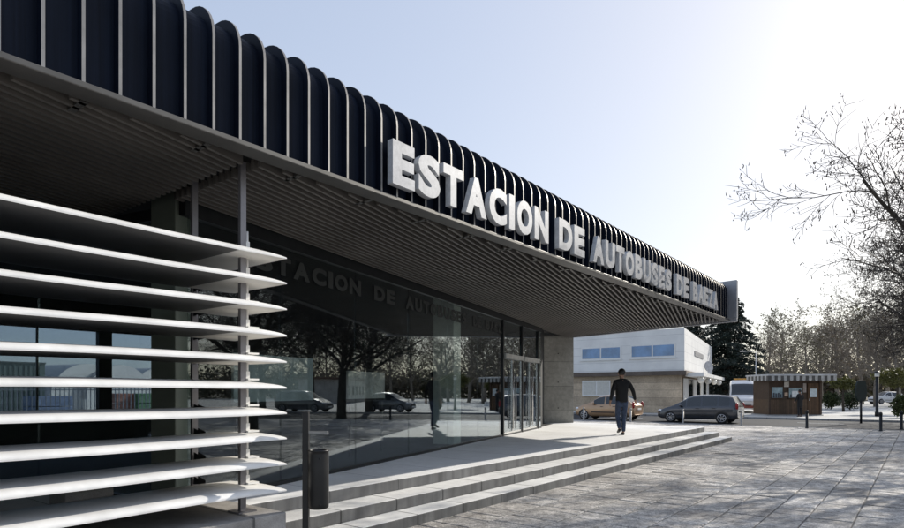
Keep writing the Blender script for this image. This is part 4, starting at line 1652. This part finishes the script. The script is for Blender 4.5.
# dark cedar
ced = empty('cedar_tree', at(728, 64), 0, 'tall dark cedar with tiered drooping branches behind the white building', 'tree')
rnd = random.Random(5)
m = MB(); m.tube([(0, 0, 0), (0.1, 0, 5), (0.2, 0.1, 12)], [0.45, 0.3, 0.05], 10); m.build('trunk', M_BARK, ced)
m = MB()
for k in range(120):
    t = (k / 119) ** 0.9
    z = 1.0 + t * 11.6
    R = (1 - t) ** 0.75 * 4.9 * rnd.uniform(0.62, 1.1) + 0.3
    az = k * 2.399 + rnd.uniform(-0.4, 0.4)
    dx, dy = math.cos(az), math.sin(az)
    pts = [Vector((0.1, 0, z)) + Vector((dx * R * s_, dy * R * s_, 0.5 * s_ - 1.0 * s_ * s_)) for s_ in (0, 0.35, 0.7, 1.0)]
    m.tube(pts, [0.05, 0.035, 0.02, 0.008], 4, 1, cap=False)
    nl = int(210 * (R / 4.0) + 40)
    for _ in range(nl):
        s_ = rnd.uniform(0.15, 1.04)
        w = (0.22 + 0.6 * math.sin(min(1, s_) * 2.6)) * R * 0.33
        off = rnd.uniform(-w, w)
        o = Vector((0.1 + dx * R * s_ - dy * off, dy * R * s_ + dx * off, z + 0.5 * s_ - 1.0 * s_ * s_ + rnd.uniform(-0.28, 0.1)))
        a = Vector((rnd.uniform(-1, 1), rnd.uniform(-1, 1), rnd.uniform(-0.7, 0.2))).normalized() * rnd.uniform(0.1, 0.24)
        b = a.orthogonal().normalized() * rnd.uniform(0.04, 0.09)
        m.poly([o - a, o + b, o + a, o - b], 0)
m.build('crown', [M_CEDAR, M_BARK], ced)
c = copy_tree(ced)
c.location = at(693, 76)
c.rotation_euler.z = 2.0
c.scale = (1.0, 1.0, 0.86)
tag(c, 'lower dark cedar further back, showing above the roof of the white building', 'tree')

# ornamental evergreens and shrubs on the far pavement
def shrub(name, label, px, D, r, zc, n, mat, trunk=0.0, cat='shrub', size=0.09, group=None):
    rt = empty(name, at(px, D), random.random() * 6, label, cat, group)
    rnd = random.Random(px)
    m = MB(); leaf_cloud(m, rnd, n, (0, 0, zc), r, size); leaf_cloud(m, rnd, n // 3, (0, 0, zc), (r[0] * .6, r[1] * .6, r[2] * .6), size)
    m.build('crown', mat, rt)
    m = MB(); m.tube([(0, 0, 0), (0.03, 0.02, zc * 0.5), (0, 0, zc)], [0.1 if trunk else 0.05, 0.08 if trunk else 0.04, 0.04], 7); m.build('trunk', M_BARK, rt)
    return rt


shrub('ornamental_tree', 'small round tree with yellow green crown just right of the kiosk', 843.5, 46, (0.95, 0.95, 0.5), 2.15, 1300, M_OLIVE, 1, 'tree')
shrub('ornamental_tree', 'evergreen with a broad yellow green crown at the right edge', 898, 42, (1.5, 1.5, 0.75), 2.5, 2200, M_OLIVE, 1, 'tree')
shrub('shrub', 'dark rounded bush left of the small yellow green tree, beside the kiosk', 831, 52, (0.75, 0.75, 0.7), 0.8, 1100, M_EVER)
shrub('shrub', 'dark rounded bush right of the small yellow green tree', 850, 50, (0.85, 0.85, 0.8), 0.85, 1300, M_EVER)
shrub('shrub', 'low dark bush at the foot of the evergreen at the right edge', 901, 36, (0.5, 0.5, 0.65), 0.75, 900, M_EVER)
# hedge band and low long building deep behind, seen in the glass and between trunks
m = MB()
rnd = random.Random(77)
for k in range(150):
    an = math.radians(-46 + 112 * k / 150)
    D = 120 + rnd.uniform(-8, 8)
    c = Vector((math.sin(an) * D, math.cos(an) * D, 2.6))
    leaf_cloud(m, rnd, 330, c, (3.6, 3.6, rnd.uniform(2.6, 5.0)), 0.5, rnd.randint(0, 1), 0.2)
o = m.build('far_wood', [M_DRY2, M_DRY])
o['kind'] = 'stuff'
tag(o, 'far brown and green wood closing the horizon behind the trees', 'wood')
lb_ = empty('low_building', world(62, 52), 0, 'long low pale building under the trees, mirrored in the glass front', 'building')
m = MB(); m.box(-9, 9, 0, 6, 0, 3.0); m.build('wall', plain('render_pale', (0.45, 0.42, 0.38), 0.8, scale=1), lb_)
m = MB(); m.box(-9.4, 9.4, -0.4, 6.4, 3.0, 3.25); m.build('roof', plain('roof_brown', (0.16, 0.1, 0.07), 0.8), lb_)
for k in range(5):
    m = MB(); m.box(-8 + k * 3.4, -6.4 + k * 3.4, -0.02, 0.03, 1.0, 2.2); m.build('window', M_CARGLASS, lb_)
lb_.rotation_euler.z = math.radians(-100)

# ------------------------------------------------------------------ bus yard seen through the lobby
def yard(px, XX):
    p = (px - 452) / F
    D = XX / (p * CA - SA)
    return world(p * D, D)


fn = empty('yard_fence', yard(60, -27), 0, 'grey bar fence round the bus yard, seen through the lobby windows', 'fence')
m = MB()
for k in range(150):
    yy = -12 + k * 0.16
    m.box(-0.015, 0.015, yy - 0.015, yy + 0.015, 0.1, 1.75)
m.build('bars', plain('fence_grey', (0.30, 0.31, 0.32), 0.5, 0.4), fn)
m = MB(); m.box(-0.025, 0.025, -12, 12, 1.65, 1.7); m.box(-0.025, 0.025, -12, 12, 0.15, 0.2); m.build('rail', plain('fence_grey', (0.30, 0.31, 0.32), 0.5, 0.4), fn)
hang = None
for i, (px, XX) in enumerate(((88, -46), (121, -46), (160, -50))):
    if hang is None:
        hang = empty('hangar', (0, 0, 0))
        m = MB()
        pts = [(math.cos(PI * k / 16) * 2.6, 1.0 + math.sin(PI * k / 16) * 2.5) for k in range(17)]
        n = len(pts)
        for k in range(n - 1):
            a, b = pts[k], pts[k + 1]
            m.poly([(0, a[0], a[1]), (0, b[0], b[1]), (-16, b[0], b[1]), (-16, a[0], a[1])], 0, True)
        m.build('vault', plain('vault_sheet', (0.5, 0.48, 0.44), 0.6, var=0.15), hang)
        m = MB()
        m.poly([(0, p[0], p[1]) for p in pts] + [(0, -2.6, 0), (0, 2.6, 0)])
        m.build('end_wall', plain('end_cream', (0.72, 0.68, 0.6), 0.7, var=0.1), hang)
        m = MB(); m.box(-16, 0, -2.65, -2.6, 0, 1.0); m.box(-16, 0, 2.6, 2.65, 0, 1.0); m.build('side_wall', plain('end_cream', (0.72, 0.68, 0.6), 0.7, var=0.1), hang)
        h_ = hang
    else:
        h_ = copy_tree(hang)
    h_.location = yard(px, XX)
    h_.rotation_euler.z = math.radians(12)
    tag(h_, ['left vaulted cream hangar seen through the lobby', 'middle vaulted cream hangar seen through the lobby', 'right vaulted cream hangar seen through the lobby, next to the column'][i], 'hangar', 'hangars across the bus yard')
ct = empty('container', yard(-22, -33), 0, 'grey green shipping container in the bus yard, at the left edge behind the louvres', 'container')
m = MB()
m.box(-1.2, 1.2, -3.0, 2.2, 0.1, 2.85)
for k in range(26):
    m.box(1.2, 1.24, -2.9 + k * 0.195, -2.8 + k * 0.195, 0.2, 2.75)
m.build('body', plain('container_green', (0.16, 0.20, 0.17), 0.6, var=0.15), ct)
m = MB(); m.box(-1.22, 1.26, -3.02, 2.22, 2.851, 2.92); m.box(-1.22, 1.26, -3.02, 2.22, 0.0, 0.1); m.build('frame', plain('container_edge', (0.1, 0.12, 0.11), 0.6), ct)
for (px, XX, w, h, cc, lab) in ((122, -31, 1.2, 1.5, (0.34, 0.15, 0.10), 'red crate stack behind the yard fence'), (145, -31, 1.6, 1.5, (0.12, 0.24, 0.11), 'green crate stack behind the yard fence, right of the red one'), (48, -30.5, 1.4, 1.4, (0.2, 0.25, 0.35), 'bluish crate stack behind the yard fence, left of the dark pillar')):
    st = empty('crate_stack', yard(px, XX), 0.1, lab, 'crates')
    for k in range(3):
        m = MB(); m.box(-w / 2, w / 2, -w / 2, w / 2, k * h / 3 + 0.02, (k + 1) * h / 3 - 0.01); m.build('crate', plain('crate_paint', cc, 0.6), st, bevel=0.02)

# ------------------------------------------------------------------ light
AZ, EL = math.radians(14.5), math.radians(26.5)
S = Vector((math.sin(AZ) * math.cos(EL), math.cos(AZ) * math.cos(EL), math.sin(EL)))
sun = bpy.data.lights.new('sun', 'SUN')
sun.energy = 5.0
sun.angle = math.radians(0.5)
sun.color = (1.0, 0.94, 0.84)
so = bpy.data.objects.new('sun', sun)
COL.objects.link(so)
so.rotation_euler = S.to_track_quat('Z', 'Y').to_euler()
so.location = (0, 0, 40)

W = bpy.data.worlds.new('World')
SC.world = W
W.use_nodes = True
nt = W.node_tree
bgn = nt.nodes['Background']
sky = nt.nodes.new('ShaderNodeTexSky')
sky.sky_type = 'NISHITA'
sky.sun_disc = False
sky.sun_elevation = EL
sky.sun_rotation = AZ
sky.altitude = 700
sky.air_density = 1.0
sky.dust_density = 2.2
sky.ozone_density = 1.4
hs = nt.nodes.new('ShaderNodeHueSaturation')
hs.inputs['Saturation'].default_value = 1.28
hs.inputs['Value'].default_value = 3.7
hs.inputs['Hue'].default_value = 0.512
gm = nt.nodes.new('ShaderNodeGamma')                  # flattens the glare round the sun
gm.inputs['Gamma'].default_value = 0.36
nt.links.new(sky.outputs[0], gm.inputs['Color'])
nt.links.new(gm.outputs[0], hs.inputs['Color'])
nt.links.new(hs.outputs[0], bgn.inputs['Color'])
bgn.inputs['Strength'].default_value = 0.14

# ------------------------------------------------------------------ camera
cd = bpy.data.cameras.new('camera')
cd.sensor_width = 36
cd.lens = 24.0
cd.shift_y = 126 / 904
cd.clip_end = 3000
cam = bpy.data.objects.new('camera', cd)
COL.objects.link(cam)
cam.location = (0, 0, CAMZ)
cam.rotation_euler = (PI / 2, 0, A)
SC.camera = cam
SC.view_settings.view_transform = 'Standard'
SC.view_settings.look = 'None'
SC.view_settings.exposure = 0
SC.render.resolution_x, SC.render.resolution_y = 1024, 598
SC.cycles.max_bounces = 8
SC.cycles.transparent_max_bounces = 16
